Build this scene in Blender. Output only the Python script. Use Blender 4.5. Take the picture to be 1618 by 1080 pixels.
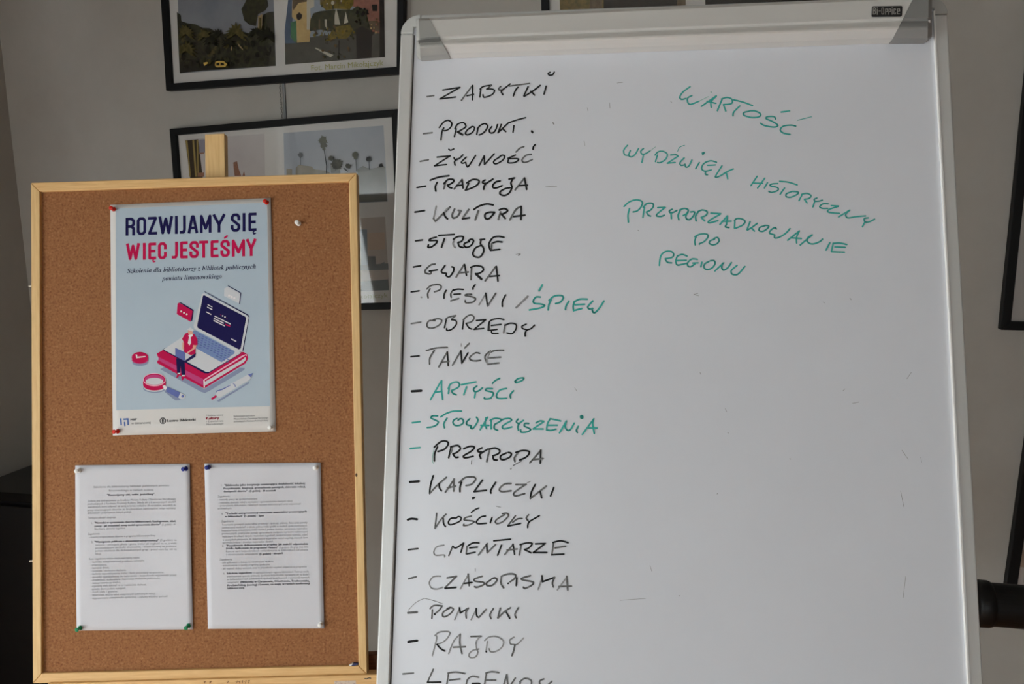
import bpy, bmesh, math, random
from mathutils import Vector, Matrix
random.seed(7)
for o in list(bpy.data.objects): bpy.data.objects.remove(o)
SC = bpy.context.scene
COL = SC.collection
R_ = math.radians

# ------------------------------------------------------------------ camera
F = 1300.0                                    # focal length in pixels of the 1618 x 1080 frame
CAM = Vector((0, 0, 1.60))
ROT = Matrix.Rotation(R_(90 - 9.0), 3, 'X') @ Matrix.Rotation(R_(-1.2), 3, 'Z')
cd = bpy.data.cameras.new('camera'); cam = bpy.data.objects.new('camera', cd); COL.objects.link(cam)
cd.sensor_fit = 'HORIZONTAL'; cd.sensor_width = 36; cd.lens = F / 1618 * 36; cd.clip_start = 0.02
cam.matrix_world = Matrix.Translation(CAM) @ ROT.to_4x4()
SC.camera = cam
# ------------------------------------------------------------------ world, window light, exposure
W = bpy.data.worlds.new('sky'); SC.world = W; W.use_nodes = True
W.node_tree.nodes['Background'].inputs[0].default_value = (0.75, 0.85, 1.0, 1)
W.node_tree.nodes['Background'].inputs[1].default_value = 0.6
SC.view_settings.view_transform = 'Standard'; SC.view_settings.look = 'None'
SC.view_settings.gamma = 1; SC.view_settings.use_curve_mapping = False
SC.view_settings.exposure = -0.28
WINDOW_POWER = 140.0                           # side window, behind a sheer curtain
ADDED_WINDOW_POWER = 36.0                           # unseen window added behind the camera to brighten the lower board

# back wall: turned 14 degrees, its left end farther away
YAW = R_(14)
WN = Vector((-math.sin(YAW), -math.cos(YAW), 0)); WU = Vector((math.cos(YAW), -math.sin(YAW), 0)); UP = Vector((0, 0, 1))
W0 = Vector((0, 2.10, 0))
def wallp(s, t, z): return W0 + WU * s + WN * t + UP * z   # s along the wall, t out of it into the room
CORNER_S = None

# ------------------------------------------------------------------ helpers
def ray(px, py):
    return (ROT @ Vector(((px - 809) / F, -(py - 540) / F, -1))).normalized()
class Plane:
    """A real plane in the room: origin, right U, up V, outward N. Local coords x=u, y=-n, z=v."""
    def __init__(s, O, N, U):
        s.O = Vector(O); s.N = Vector(N).normalized(); U = Vector(U); U = U - s.N * U.dot(s.N); s.U = U.normalized(); s.V = s.N.cross(s.U) * 1
        if s.V.z < 0: s.V = -s.V
        M = Matrix.Identity(4)
        for i in range(3):
            M[i][0] = s.U[i]; M[i][1] = -s.N[i]; M[i][2] = s.V[i]; M[i][3] = s.O[i]
        s.M = M
    def uv(s, px, py, n=0.0):
        d = ray(px, py); t = (s.O + s.N * n - CAM).dot(s.N) / d.dot(s.N)
        p = CAM + d * t - s.O
        return (p.dot(s.U), p.dot(s.V))
    def scale(s, px, py):                     # metres per pixel at that place
        d = ray(px, py); t = (s.O - CAM).dot(s.N) / d.dot(s.N)
        return t * (d.dot(ROT @ Vector((0, 0, -1)))) / F

MATS = {}
def mat(name, col, rough=0.6, metal=0.0, spec=0.5, bump=None, var=None, emit=None, coat=0):
    """col sRGB 0-255 or tuple; var=(scale, (r,g,b) second colour, stretch xyz, low, high); bump=(scale,strength,stretch)"""
    if name in MATS: return MATS[name]
    m = bpy.data.materials.new(name); m.use_nodes = True; nt = m.node_tree; b = nt.nodes['Principled BSDF']
    c = lin(col); b.inputs['Base Color'].default_value = c; b.inputs['Roughness'].default_value = rough
    b.inputs['Metallic'].default_value = metal; b.inputs['Specular IOR Level'].default_value = spec
    if coat: b.inputs['Coat Weight'].default_value = coat; b.inputs['Coat Roughness'].default_value = 0.1
    def coords(st):
        tc = nt.nodes.new('ShaderNodeTexCoord'); mp = nt.nodes.new('ShaderNodeMapping')
        mp.inputs['Scale'].default_value = st; nt.links.new(tc.outputs['Object'], mp.inputs['Vector']); return mp.outputs[0]
    if var:
        sc_, c2, st, lo, hi = var[:5]
        n = nt.nodes.new('ShaderNodeTexNoise'); n.inputs['Scale'].default_value = sc_; n.inputs['Detail'].default_value = 6
        n.inputs['Roughness'].default_value = 0.65
        nt.links.new(coords(st), n.inputs['Vector'])
        r = nt.nodes.new('ShaderNodeValToRGB'); r.color_ramp.elements[0].position = lo; r.color_ramp.elements[1].position = hi
        r.color_ramp.elements[0].color = c; r.color_ramp.elements[1].color = lin(c2)
        nt.links.new(n.outputs['Fac'], r.inputs[0]); nt.links.new(r.outputs[0], b.inputs['Base Color'])
    if bump:
        n2 = nt.nodes.new('ShaderNodeTexNoise'); n2.inputs['Scale'].default_value = bump[0]; n2.inputs['Detail'].default_value = 5
        nt.links.new(coords(bump[2] if len(bump) > 2 else (1, 1, 1)), n2.inputs['Vector'])
        bp = nt.nodes.new('ShaderNodeBump'); bp.inputs['Strength'].default_value = bump[1]; bp.inputs['Distance'].default_value = 0.002
        nt.links.new(n2.outputs['Fac'], bp.inputs['Height']); nt.links.new(bp.outputs[0], b.inputs['Normal'])
    MATS[name] = m; return m
def lin(c):
    f = lambda x: ((x / 255 + 0.055) / 1.055) ** 2.4 if x > 10 else x / 255 / 12.92
    return (f(c[0]), f(c[1]), f(c[2]), 1)

class MB:
    def __init__(s): s.v = []; s.f = []; s.m = []
    def quad_extrude(s, poly, n0, n1, mi=0, warp=None):
        """poly = [(u,v)...] counter-clockwise or not; prism from n0 (back) to n1 (front)."""
        b = len(s.v); k = len(poly)
        a = sum(poly[i][0] * poly[(i + 1) % k][1] - poly[(i + 1) % k][0] * poly[i][1] for i in range(k))
        if a < 0: poly = poly[::-1]
        for (u, v) in poly: s.v.append((u, -n1, v))
        for (u, v) in poly: s.v.append((u, -n0, v))
        s.f.append(tuple(b + i for i in range(k))); s.m.append(mi)
        s.f.append(tuple(b + k + i for i in reversed(range(k)))); s.m.append(mi)
        for i in range(k):
            j = (i + 1) % k
            s.f.append((b + i, b + k + i, b + k + j, b + j)); s.m.append(mi)
    def flat(s, poly, n, mi=0, warp=None, maxlen=None):
        k = len(poly)
        a = sum(poly[i][0] * poly[(i + 1) % k][1] - poly[(i + 1) % k][0] * poly[i][1] for i in range(k))
        if a < 0: poly = poly[::-1]
        if warp is None:
            b = len(s.v)
            for (u, v) in poly: s.v.append((u, -n, v))
            s.f.append(tuple(range(b, b + k))); s.m.append(mi)
            return
        from mathutils.geometry import tessellate_polygon
        tris = tessellate_polygon([[Vector((u, v, 0)) for u, v in poly]])
        L = maxlen or 0.012
        st = [tuple(poly[i] for i in t) for t in tris]
        while st:
            t = st.pop()
            e = [math.dist(t[i], t[(i + 1) % 3]) for i in range(3)]
            i = e.index(max(e))
            if e[i] > L:
                a_, b_, c_ = t[i], t[(i + 1) % 3], t[(i + 2) % 3]; m_ = ((a_[0] + b_[0]) / 2, (a_[1] + b_[1]) / 2)
                st.append((a_, m_, c_)); st.append((m_, b_, c_)); continue
            if (t[1][0] - t[0][0]) * (t[2][1] - t[0][1]) - (t[2][0] - t[0][0]) * (t[1][1] - t[0][1]) < 0: t = t[::-1]
            b = len(s.v)
            for (u, v) in t: s.v.append((u, -(n + warp(u, v)), v))
            s.f.append((b, b + 1, b + 2)); s.m.append(mi)
    def ribbon(s, pts, w, n, mi=0, warp=None, square=False):
        """marker stroke: quads with round joints lying on the surface"""
        if len(pts) == 1: pts = [pts[0], (pts[0][0] + w * .05, pts[0][1])]
        P = [pts[0]]
        for p in pts[1:]:
            if math.dist(p, P[-1]) > 1e-6: P.append(p)
        if len(P) < 2: return
        for i in range(len(P) - 1):
            (x0, y0), (x1, y1) = P[i], P[i + 1]; L = math.dist(P[i], P[i + 1]); dx, dy = (x1 - x0) / L, (y1 - y0) / L
            if square and i == 0: x0 -= dx * w / 2; y0 -= dy * w / 2
            if square and i == len(P) - 2: x1 += dx * w / 2; y1 += dy * w / 2
            nx, ny = -dy * w / 2, dx * w / 2
            s.flat([(x0 - nx, y0 - ny), (x1 - nx, y1 - ny), (x1 + nx, y1 + ny), (x0 + nx, y0 + ny)], n, mi, warp)
        for i, (x, y) in enumerate(P):
            if square and i in (0, len(P) - 1): continue
            s.flat([(x + math.cos(a * math.pi / 4) * w / 2, y + math.sin(a * math.pi / 4) * w / 2) for a in range(8)], n + 0.00001, mi, warp)
    def box(s, a, b, mi=0):
        x0, y0, z0 = a; x1, y1, z1 = b; k = len(s.v)
        s.v += [(x0, y0, z0), (x1, y0, z0), (x1, y1, z0), (x0, y1, z0), (x0, y0, z1), (x1, y0, z1), (x1, y1, z1), (x0, y1, z1)]
        for f in ((0, 3, 2, 1), (4, 5, 6, 7), (0, 1, 5, 4), (1, 2, 6, 5), (2, 3, 7, 6), (3, 0, 4, 7)):
            s.f.append(tuple(k + i for i in f)); s.m.append(mi)
    def tube(s, p, q, r, r2=None, n=16, mi=0, caps=True):
        p = Vector(p); q = Vector(q); d = (q - p).normalized(); r2 = r if r2 is None else r2
        a = d.orthogonal().normalized(); b_ = d.cross(a); k = len(s.v)
        for c, rr in ((p, r), (q, r2)):
            for i in range(n):
                t = i * 2 * math.pi / n; s.v.append(tuple(c + a * math.cos(t) * rr + b_ * math.sin(t) * rr))
        for i in range(n):
            j = (i + 1) % n; s.f.append((k + i, k + j, k + n + j, k + n + i)); s.m.append(mi)
        if caps:
            s.f.append(tuple(k + i for i in reversed(range(n)))); s.m.append(mi)
            s.f.append(tuple(k + n + i for i in range(n))); s.m.append(mi)
    def bar(s, p, q, wx, wy, side, mi=0):
        """rectangular bar p->q, wx across 'side', wy across the other"""
        p = Vector(p); q = Vector(q); d = (q - p).normalized(); a = Vector(side); a = (a - d * a.dot(d)).normalized(); b_ = d.cross(a); k = len(s.v)
        for c in (p, q):
            for (i, j) in ((-1, -1), (1, -1), (1, 1), (-1, 1)): s.v.append(tuple(c + a * i * wx / 2 + b_ * j * wy / 2))
        for f in ((3, 2, 1, 0), (4, 5, 6, 7), (0, 1, 5, 4), (1, 2, 6, 5), (2, 3, 7, 6), (3, 0, 4, 7)):
            s.f.append(tuple(k + i for i in f)); s.m.append(mi)
    def lathe(s, prof, n=20, M=None, mi=0):
        k = len(s.v); M = M or Matrix.Identity(4)
        for (r, h) in prof:
            for i in range(n):
                t = i * 2 * math.pi / n; s.v.append(tuple(M @ Vector((r * math.cos(t), r * math.sin(t), h))))
        for a in range(len(prof) - 1):
            for i in range(n):
                j = (i + 1) % n; s.f.append((k + a * n + i, k + a * n + j, k + (a + 1) * n + j, k + (a + 1) * n + i)); s.m.append(mi)
    def build(s, name, mats, parent=None, M=None, smooth=False, bevel=0, kind=None):
        me = bpy.data.meshes.new(name); me.from_pydata(s.v, [], s.f); me.update()
        mats = mats if isinstance(mats, (list, tuple)) else [mats]
        for m in mats: me.materials.append(m)
        me.polygons.foreach_set('material_index', s.m)
        if smooth: me.polygons.foreach_set('use_smooth', [True] * len(s.f))
        o = bpy.data.objects.new(name, me); COL.objects.link(o)
        if parent is not None: o.parent = parent
        if M is not None: o.matrix_world = M if parent is None else o.matrix_world
        if M is not None and parent is not None: o.matrix_local = M
        if bevel:
            b = o.modifiers.new('bevel', 'BEVEL'); b.width = bevel; b.segments = 3; b.limit_method = 'ANGLE'; b.angle_limit = R_(40)
        if kind: o['kind'] = kind
        return o
def tag(o, label, cat, group=None, kind=None):
    if label: o['label'] = label
    if cat: o['category'] = cat
    if group: o['group'] = group
    if kind: o['kind'] = kind
    return o
def empty(name, M, label=None, cat=None, group=None):
    o = bpy.data.objects.new(name, None); COL.objects.link(o); o.empty_display_size = 0.05; o.matrix_world = M
    return tag(o, label, cat, group)
def catmull(P, k=5):
    if len(P) < 3: return P
    Q = [P[0]] + list(P) + [P[-1]]; out = []
    for i in range(1, len(Q) - 2):
        p0, p1, p2, p3 = Q[i - 1], Q[i], Q[i + 1], Q[i + 2]
        for j in range(k):
            t = j / k
            out.append(tuple(0.5 * (2 * p1[c] + (p2[c] - p0[c]) * t + (2 * p0[c] - 5 * p1[c] + 4 * p2[c] - p3[c]) * t * t + (3 * p1[c] - p0[c] - 3 * p2[c] + p3[c]) * t ** 3) for c in (0, 1)))
    return out + [P[-1]]
_tc = {}
def glyphs(text, res=2):
    """triangles of a line of type in the built-in font, as 2D faces, cap height = 1"""
    if text in _tc: return _tc[text]
    cu = bpy.data.curves.new('t', 'FONT'); cu.body = text; cu.resolution_u = res; cu.fill_mode = 'FRONT'; cu.size = 1
    o = bpy.data.objects.new('t', cu); COL.objects.link(o)
    dg = bpy.context.evaluated_depsgraph_get(); ev = o.evaluated_get(dg); me = ev.to_mesh()
    vs = [(v.co.x, v.co.y) for v in me.vertices]; fs = [tuple(p.vertices) for p in me.polygons]
    ev.to_mesh_clear(); bpy.data.objects.remove(o); bpy.data.curves.remove(cu)
    _tc[text] = (vs, fs); return _tc[text]
def textline(mb, P, text, a, b, cap, n, mi=0, warp=None, shear=0.0, bold=0.0, capunit=0.70):
    """type from pixel a (left baseline) to pixel b (right baseline) on plane P; cap height in pixels"""
    vs, fs = glyphs(text)
    if not vs: return
    x0 = min(v[0] for v in vs); x1 = max(v[0] for v in vs)
    A = Vector(P.uv(*a, n)); B = Vector(P.uv(*b, n)); d = (B - A); L = d.length; d.normalize(); q = Vector((-d.y, d.x))
    ch = cap * P.scale(*a) / capunit
    sx = L / (x1 - x0)
    offs = [(0, 0)] if not bold else [(-bold, 0), (bold, 0)]
    for (ox, oy) in offs:
        k = len(mb.v)
        for (x, y) in vs:
            p = A + d * ((x - x0 + ox) * sx + shear * y * ch) + q * (y * ch)
            mb.v.append((p.x, -(n + (warp(p.x, p.y) if warp else 0) + (0.00001 if ox > 0 else 0)), p.y))
        for f in fs: mb.f.append(tuple(k + i for i in f)); mb.m.append(mi)

# ------------------------------------------------------------------ materials
M_wall = mat('wall_paint', (174, 170, 163), 0.85, var=(3.0, (163, 158, 150), (1, 1, 1), .35, .7), bump=(60, .25))
M_ceil = mat('ceiling_paint', (176, 172, 164), 0.9, bump=(40, .1))
M_floor = mat('oak_floor', (198, 142, 92), 0.45, var=(6, (160, 108, 66), (.6, 8, 1), .3, .75), bump=(8, .2, (.6, 8, 1)))
M_base = mat('baseboard_wood', (120, 82, 52), 0.5, var=(8, (90, 58, 34), (1, 10, 10), .3, .7))
M_woodh = mat('pine_across', (236, 194, 134), 0.5, spec=.35, var=(30, (216, 168, 108), (.5, 6, 9), .38, .72), bump=(40, .15, (.5, 6, 9)))
M_woodv = mat('pine_upright', (232, 196, 138), 0.5, spec=.35, var=(30, (216, 174, 116), (9, 6, .5), .38, .72), bump=(40, .15, (9, 6, .5)))
M_wooddk = mat('pine_shadow_tone', (150, 92, 50), 0.55, var=(20, (104, 60, 32), (.5, 6, 9), .35, .7))  # shade behind the tray put into the pine's colour
M_black = mat('black_frame', (14, 14, 15), 0.5, spec=.2)
M_blackm = mat('black_plastic', (14, 13, 13), 0.45, spec=.3, bump=(90, .2))
M_cab = mat('black_lacquer', (13, 11, 12), 0.35, var=(10, (20, 16, 15), (1, 1, 8), .4, .7))
M_mat = mat('white_mount', (214, 208, 202), 0.9)
M_alu = mat('brushed_aluminium', (200, 200, 198), 0.36, metal=.2, bump=(120, .1, (8, 8, .3)))
M_lip = mat('pale_lip', (226, 224, 220), 0.35)
M_cap = mat('grey_plastic', (166, 166, 162), 0.42)
M_clamp = mat('clamp_aluminium', (222, 220, 216), 0.33, metal=.15)
M_gap = mat('gap_shadow', (70, 66, 62), 0.8)  # shadow beside the left rail, as a flat dark colour
M_board = mat('enamel_white', (220, 223, 230), 0.33, spec=.9, var=(2.5, (216, 219, 226), (1, 1, 1), .4, .7))
M_ink = mat('ink_black', (38, 39, 40), 0.75, spec=.15, var=(260, (84, 85, 86), (1, 1, 1), .55, .85))
M_inkm = mat('ink_worn', (84, 85, 85), 0.7, var=(220, (146, 147, 148), (1, 1, 1), .4, .8))
M_inkg = mat('ink_faint', (136, 137, 139), 0.7, var=(220, (188, 189, 191), (1, 1, 1), .4, .8))
M_grn = mat('ink_green', (62, 172, 162), 0.75, spec=.15, var=(240, (108, 190, 180), (1, 1, 1), .5, .9))
M_grng = mat('ink_green_faint', (140, 190, 178), 0.7)
M_blk = mat('print_black', (28, 28, 30), 0.6)
M_steel = mat('steel', (170, 170, 172), 0.3, metal=1)

# cork
def cork_mat():
    m = bpy.data.materials.new('cork'); m.use_nodes = True; nt = m.node_tree; b = nt.nodes['Principled BSDF']
    tc = nt.nodes.new('ShaderNodeTexCoord')
    n1 = nt.nodes.new('ShaderNodeTexNoise'); n1.inputs['Scale'].default_value = 260; n1.inputs['Detail'].default_value = 4
    n2 = nt.nodes.new('ShaderNodeTexVoronoi'); n2.inputs['Scale'].default_value = 330
    n3 = nt.nodes.new('ShaderNodeTexNoise'); n3.inputs['Scale'].default_value = 9
    for n in (n1, n2, n3): nt.links.new(tc.outputs['Object'], n.inputs['Vector'])
    r = nt.nodes.new('ShaderNodeValToRGB'); e = r.color_ramp.elements
    e[0].position = .28; e[0].color = lin((126, 80, 50)); e[1].position = .74; e[1].color = lin((176, 128, 88))
    x = e.new(.46); x.color = lin((150, 102, 66)); x = e.new(.6); x.color = lin((157, 108, 71))
    nt.links.new(n1.outputs['Fac'], r.inputs[0])
    mx = nt.nodes.new('ShaderNodeMixRGB'); mx.blend_type = 'MULTIPLY'; mx.inputs[0].default_value = .35
    r2 = nt.nodes.new('ShaderNodeValToRGB'); r2.color_ramp.elements[0].color = (.55, .5, .45, 1); r2.color_ramp.elements[0].position = 0; r2.color_ramp.elements[1].position = .35
    nt.links.new(n2.outputs['Distance'], r2.inputs[0]); nt.links.new(r.outputs[0], mx.inputs[1]); nt.links.new(r2.outputs[0], mx.inputs[2])
    nt.links.new(mx.outputs[0], b.inputs['Base Color']); b.inputs['Roughness'].default_value = .9; b.inputs['Specular IOR Level'].default_value = .2
    bp = nt.nodes.new('ShaderNodeBump'); bp.inputs['Strength'].default_value = .35; bp.inputs['Distance'].default_value = .0015
    nt.links.new(n1.outputs['Fac'], bp.inputs['Height']); nt.links.new(bp.outputs[0], b.inputs['Normal']); return m
M_cork = cork_mat()
def glass_mat():
    m = bpy.data.materials.new('picture_glass'); m.use_nodes = True; nt = m.node_tree; nt.nodes.clear()
    out = nt.nodes.new('ShaderNodeOutputMaterial'); mx = nt.nodes.new('ShaderNodeMixShader'); fr = nt.nodes.new('ShaderNodeFresnel'); fr.inputs[0].default_value = 1.5
    t = nt.nodes.new('ShaderNodeBsdfTransparent'); g = nt.nodes.new('ShaderNodeBsdfGlossy'); g.inputs['Roughness'].default_value = .04
    nt.links.new(fr.outputs[0], mx.inputs[0]); nt.links.new(t.outputs[0], mx.inputs[1]); nt.links.new(g.outputs[0], mx.inputs[2]); nt.links.new(mx.outputs[0], out.inputs[0]); return m
M_glass = glass_mat()

# ------------------------------------------------------------------ the room
WALL = Plane(W0 + UP * 1.5, WN, WU)
cu_, _ = WALL.uv(22, 250)
CS = cu_                                               # where the left wall meets the back wall
def rb(name, s0, s1, t0, t1, z0, z1, m, kind='structure', parent=None):
    mb = MB(); P = [wallp(s0, t0, z0), wallp(s1, t0, z0), wallp(s1, t1, z0), wallp(s0, t1, z0)]
    k = 0
    for z in (z0, z1):
        for p in P: mb.v.append((p.x, p.y, z))
    for f in ((3, 2, 1, 0), (4, 5, 6, 7), (0, 1, 5, 4), (1, 2, 6, 5), (2, 3, 7, 6), (3, 0, 4, 7)): mb.f.append(f); mb.m.append(0)
    return mb
def joinmb(*ms):
    a = MB()
    for m in ms:
        k = len(a.v); a.v += m.v; a.f += [tuple(i + k for i in f) for f in m.f]; a.m += m.m
    return a
HZ = 2.85; SR = CS + 6.6; TF = 5.4
rb('', CS - .15, SR + .15, -.15, 0, 0, HZ, None).build('wall_back', M_wall, kind='structure')
rb('', SR, SR + .15, 0, TF, 0, HZ, None).build('wall_right', M_wall, kind='structure')
VS0, VS1, VZ0, VZ1 = CS + .75, CS + 2.15, .45, 2.15        # opening for the added window behind the camera
joinmb(rb('', CS - .15, VS0, TF, TF + .15, 0, HZ, None), rb('', VS1, SR + .15, TF, TF + .15, 0, HZ, None),
       rb('', VS0, VS1, TF, TF + .15, 0, VZ0, None), rb('', VS0, VS1, TF, TF + .15, VZ1, HZ, None)).build('wall_front', M_wall, kind='structure')
rb('', CS - .15, SR + .15, -.15, TF + .15, -.1, 0, None).build('floor', M_floor, kind='structure')
rb('', CS - .15, SR + .15, -.15, TF + .15, HZ, HZ + .1, None).build('ceiling', M_ceil, kind='structure')
WT0, WT1, WZ0, WZ1 = 1.55, 4.2, .20, 1.80               # window opening in the left wall
joinmb(rb('', CS - .15, CS, 0, WT0, 0, HZ, None), rb('', CS - .15, CS, WT1, TF, 0, HZ, None),
       rb('', CS - .15, CS, WT0, WT1, 0, WZ0, None), rb('', CS - .15, CS, WT0, WT1, WZ1, HZ, None)).build('wall_left', M_wall, kind='structure')
M_pvc = mat('window_white', (230, 230, 228), .4)
fr = [rb('', CS - .12, CS - .06, WT0, WT1, WZ0, WZ0 + .06, None), rb('', CS - .12, CS - .06, WT0, WT1, WZ1 - .06, WZ1, None)]
for k in range(4):
    t = WT0 + (WT1 - WT0 - .06) * k / 3
    fr.append(rb('', CS - .12, CS - .06, t, t + .06, WZ0 + .06, WZ1 - .06, None))
wf = joinmb(*fr).build('window_1', M_pvc, kind='structure')
sill = rb('', CS - .06, CS + .12, WT0 - .05, WT1 + .05, WZ0 - .04, WZ0, None).build('window_sill', M_pvc, parent=wf)
for nm, a in (('baseboard_back', (CS, SR, 0, .015)), ('baseboard_right', (SR - .015, SR, .015, TF))):
    rb('', a[0], a[1], a[2], a[3], 0, .09, None).build(nm, M_base, kind='structure')
# daylight through the window
ld = bpy.data.lights.new('window_daylight', 'AREA'); ld.shape = 'RECTANGLE'; ld.size = WT1 - WT0 - .1; ld.size_y = WZ1 - WZ0 - .1
ld.energy = WINDOW_POWER; ld.color = (.88, .96, 1.0)
lo = bpy.data.objects.new('window_daylight', ld); COL.objects.link(lo)
c = wallp(CS - .03, (WT0 + WT1) / 2, (WZ0 + WZ1) / 2)
z_ = -WU; x_ = WN; y_ = z_.cross(x_)
Ml = Matrix.Identity(4)
for i in range(3): Ml[i][0] = x_[i]; Ml[i][1] = y_[i]; Ml[i][2] = z_[i]; Ml[i][3] = c[i]
lo.matrix_world = Ml
fr = [rb('', VS0, VS1, TF + .06, TF + .12, VZ0, VZ0 + .06, None), rb('', VS0, VS1, TF + .06, TF + .12, VZ1 - .06, VZ1, None)]
for k in range(3):
    t = VS0 + (VS1 - VS0 - .06) * k / 2
    fr.append(rb('', t, t + .06, TF + .06, TF + .12, VZ0 + .06, VZ1 - .06, None))
joinmb(*fr).build('added_window', M_pvc, kind='structure')  # frame of the window added for its light
ld2 = bpy.data.lights.new('added_daylight_behind', 'AREA'); ld2.shape = 'RECTANGLE'; ld2.size = VS1 - VS0 - .1; ld2.size_y = VZ1 - VZ0 - .1  # extra lamp in the added window, lifts the lower part of the board
ld2.energy = ADDED_WINDOW_POWER; ld2.color = (.88, .96, 1.0)
lo2 = bpy.data.objects.new('added_daylight_behind', ld2); COL.objects.link(lo2)
c = wallp((VS0 + VS1) / 2, TF + .04, (VZ0 + VZ1) / 2); z2 = WN; x2 = WU; y2 = z2.cross(x2); Ml = Matrix.Identity(4)
for i in range(3): Ml[i][0] = x2[i]; Ml[i][1] = y2[i]; Ml[i][2] = z2[i]; Ml[i][3] = c[i]
lo2.matrix_world = Ml
# sheer curtains in vertical folds
def curtain(t0, t1, label):
    m = bpy.data.materials.get('sheer_curtain')
    if not m:
        m = bpy.data.materials.new('sheer_curtain'); m.use_nodes = True; nt = m.node_tree; nt.nodes.clear()
        out = nt.nodes.new('ShaderNodeOutputMaterial'); tr = nt.nodes.new('ShaderNodeBsdfTranslucent'); tp = nt.nodes.new('ShaderNodeBsdfTransparent'); df = nt.nodes.new('ShaderNodeBsdfDiffuse')
        tr.inputs[0].default_value = (.92, .9, .86, 1); df.inputs[0].default_value = (.9, .88, .85, 1)
        a = nt.nodes.new('ShaderNodeMixShader'); a.inputs[0].default_value = .3; b = nt.nodes.new('ShaderNodeMixShader'); b.inputs[0].default_value = .12
        nt.links.new(tr.outputs[0], a.inputs[1]); nt.links.new(df.outputs[0], a.inputs[2]); nt.links.new(a.outputs[0], b.inputs[1]); nt.links.new(tp.outputs[0], b.inputs[2]); nt.links.new(b.outputs[0], out.inputs[0])
    mb = MB(); n = int((t1 - t0) / .012)
    for i in range(n + 1):
        t = t0 + (t1 - t0) * i / n; s = CS + .17 + .035 * math.sin(t * 52 + 1.3 * math.sin(t * 7))
        for z in (.12, 2.62):
            p = wallp(s, t + .01 * math.sin(t * 31), z); mb.v.append(tuple(p))
    for i in range(n): mb.f.append((2 * i, 2 * i + 2, 2 * i + 3, 2 * i + 1)); mb.m.append(0)
    o = mb.build('curtain', m, smooth=True); tag(o, label, 'curtain', None); return o
curtain(WT0 - .3, WT1 + .75, 'white sheer curtain hanging in folds over the window')
mb = MB(); mb.tube(wallp(CS + .17, WT0 - .4, 2.64), wallp(CS + .17, WT1 + .9, 2.64), .012)
rod = mb.build('curtain_rod', M_steel, smooth=True); tag(rod, 'thin steel curtain rod above the window', 'curtain rod')
mb = MB()
for t in (WT0 - .35, WT1 + .8):
    mb = MB(); mb.bar(wallp(CS, t, 2.64), wallp(CS + .18, t, 2.64), .02, .02, UP); mb.build('bracket', M_steel, rod)

# ------------------------------------------------------------------ framed photographs on the wall
def ink(r, g, b): return mat('print_%d_%d_%d' % (r, g, b), (r, g, b), .8, spec=.12)
def inkv(r, g, b, r2, g2, b2, sc=60, st=(1, 1, 1)): return mat('printv_%d_%d_%d_%d' % (r, g, b, int(sc)), (r, g, b), .8, spec=.12, var=(sc, (r2, g2, b2), st, .35, .65))
FT = .022
def lerp(a, b, t): return (a[0] + (b[0] - a[0]) * t, a[1] + (b[1] - a[1]) * t)
def picture(corners, wbar, label, prints, texts=()):
    """corners: TL,TR,BR,BL pixels of the frame's outer front edge"""
    n = .004 + FT
    q = [WALL.uv(x, y, n) for x, y in corners]
    cx = sum(p[0] for p in q) / 4; cz = min(p[1] for p in q)
    root = empty('framed_picture', WALL.M.copy(), label, 'picture', 'framed photographs on the back wall')
    tl, tr, br, bl = [Vector(p) for p in q]
    def inset(d):
        h = (tr - tl).normalized(); v = (bl - tl).normalized()
        h2 = (br - bl).normalized(); v2 = (br - tr).normalized()
        return [tl + (h + v) * d, tr + (-h + v2) * d, br + (-h2 - v2) * d, bl + (h2 - v) * d]
    I = inset(wbar)
    O = [tl, tr, br, bl]
    for k in range(4):
        j = (k + 1) % 4; mb = MB(); mb.quad_extrude([tuple(O[k]), tuple(O[j]), tuple(I[j]), tuple(I[k])], .004, n)
        mb.build('frame_rail', M_black, root, bevel=.0012)
    mb = MB(); J = inset(wbar * .8); mb.quad_extrude([tuple(p) for p in J], .004, n - .012); mt = mb.build('mount_board', M_mat, root)
    lay = n - .012
    for (mats, shapes) in prints:
        mb = MB(); names = list(mats)
        for li, (mi, px) in enumerate(shapes):
            nn = lay + .0003 + .00006 * li
            mb.flat([WALL.uv(x, y, nn) for x, y in px], nn, mi)
        mb.build('photo_print', names, root)
    for (t, a, b, cap, m) in texts:
        mb = MB(); textline(mb, WALL, t, a, b, cap, lay + .001); o = mb.build('caption', m, root)
    mb = MB(); K = inset(wbar * .85); mb.quad_extrude([tuple(p) for p in K], n - .008, n - .006); mb.build('glass_pane', M_glass, root)
    return root
def blob(cx, cy, rx, ry, n=18, j=.18, seed=0):
    rnd = random.Random(seed); return [(cx + rx * math.cos(i * 2 * math.pi / n) * (1 + rnd.uniform(-j, j)), cy + ry * math.sin(i * 2 * math.pi / n) * (1 + rnd.uniform(-j, j))) for i in range(n)]
def palm(cx, cy, r, n=11, seed=0, up=1.0, mi=0):
    """a palm head as a star of fronds"""
    rnd = random.Random(seed); out = []
    for i in range(n):
        a = -math.pi * (i / (n - 1)) * 1.25 + .4; L = r * rnd.uniform(.8, 1.1); w = r * .16
        dx, dy = math.cos(a), math.sin(a) * up
        ex, ey = cx + dx * L, cy + dy * L + L * .25 * abs(dx)
        mx, my = cx + dx * L * .55, cy + dy * L * .62
        out.append((mi, [(cx, cy), (mx - dy * w, my + dx * w), (ex, ey), (mx + dy * w * .6, my - dx * w * .6)]))
    return out
def crop(ox, oy, s, pts): return [(ox + x / s, oy + y / s) for x, y in pts]
def C(s, ox, oy, text): return [(ox + float(p.split(',')[0]) / s, oy + float(p.split(',')[1]) / s) for p in text.split()]

M_cap_ol = mat('caption_olive', (172, 166, 96), .8)
M_cap_of = mat('caption_olive_pale', (170, 168, 128), .8)
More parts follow.
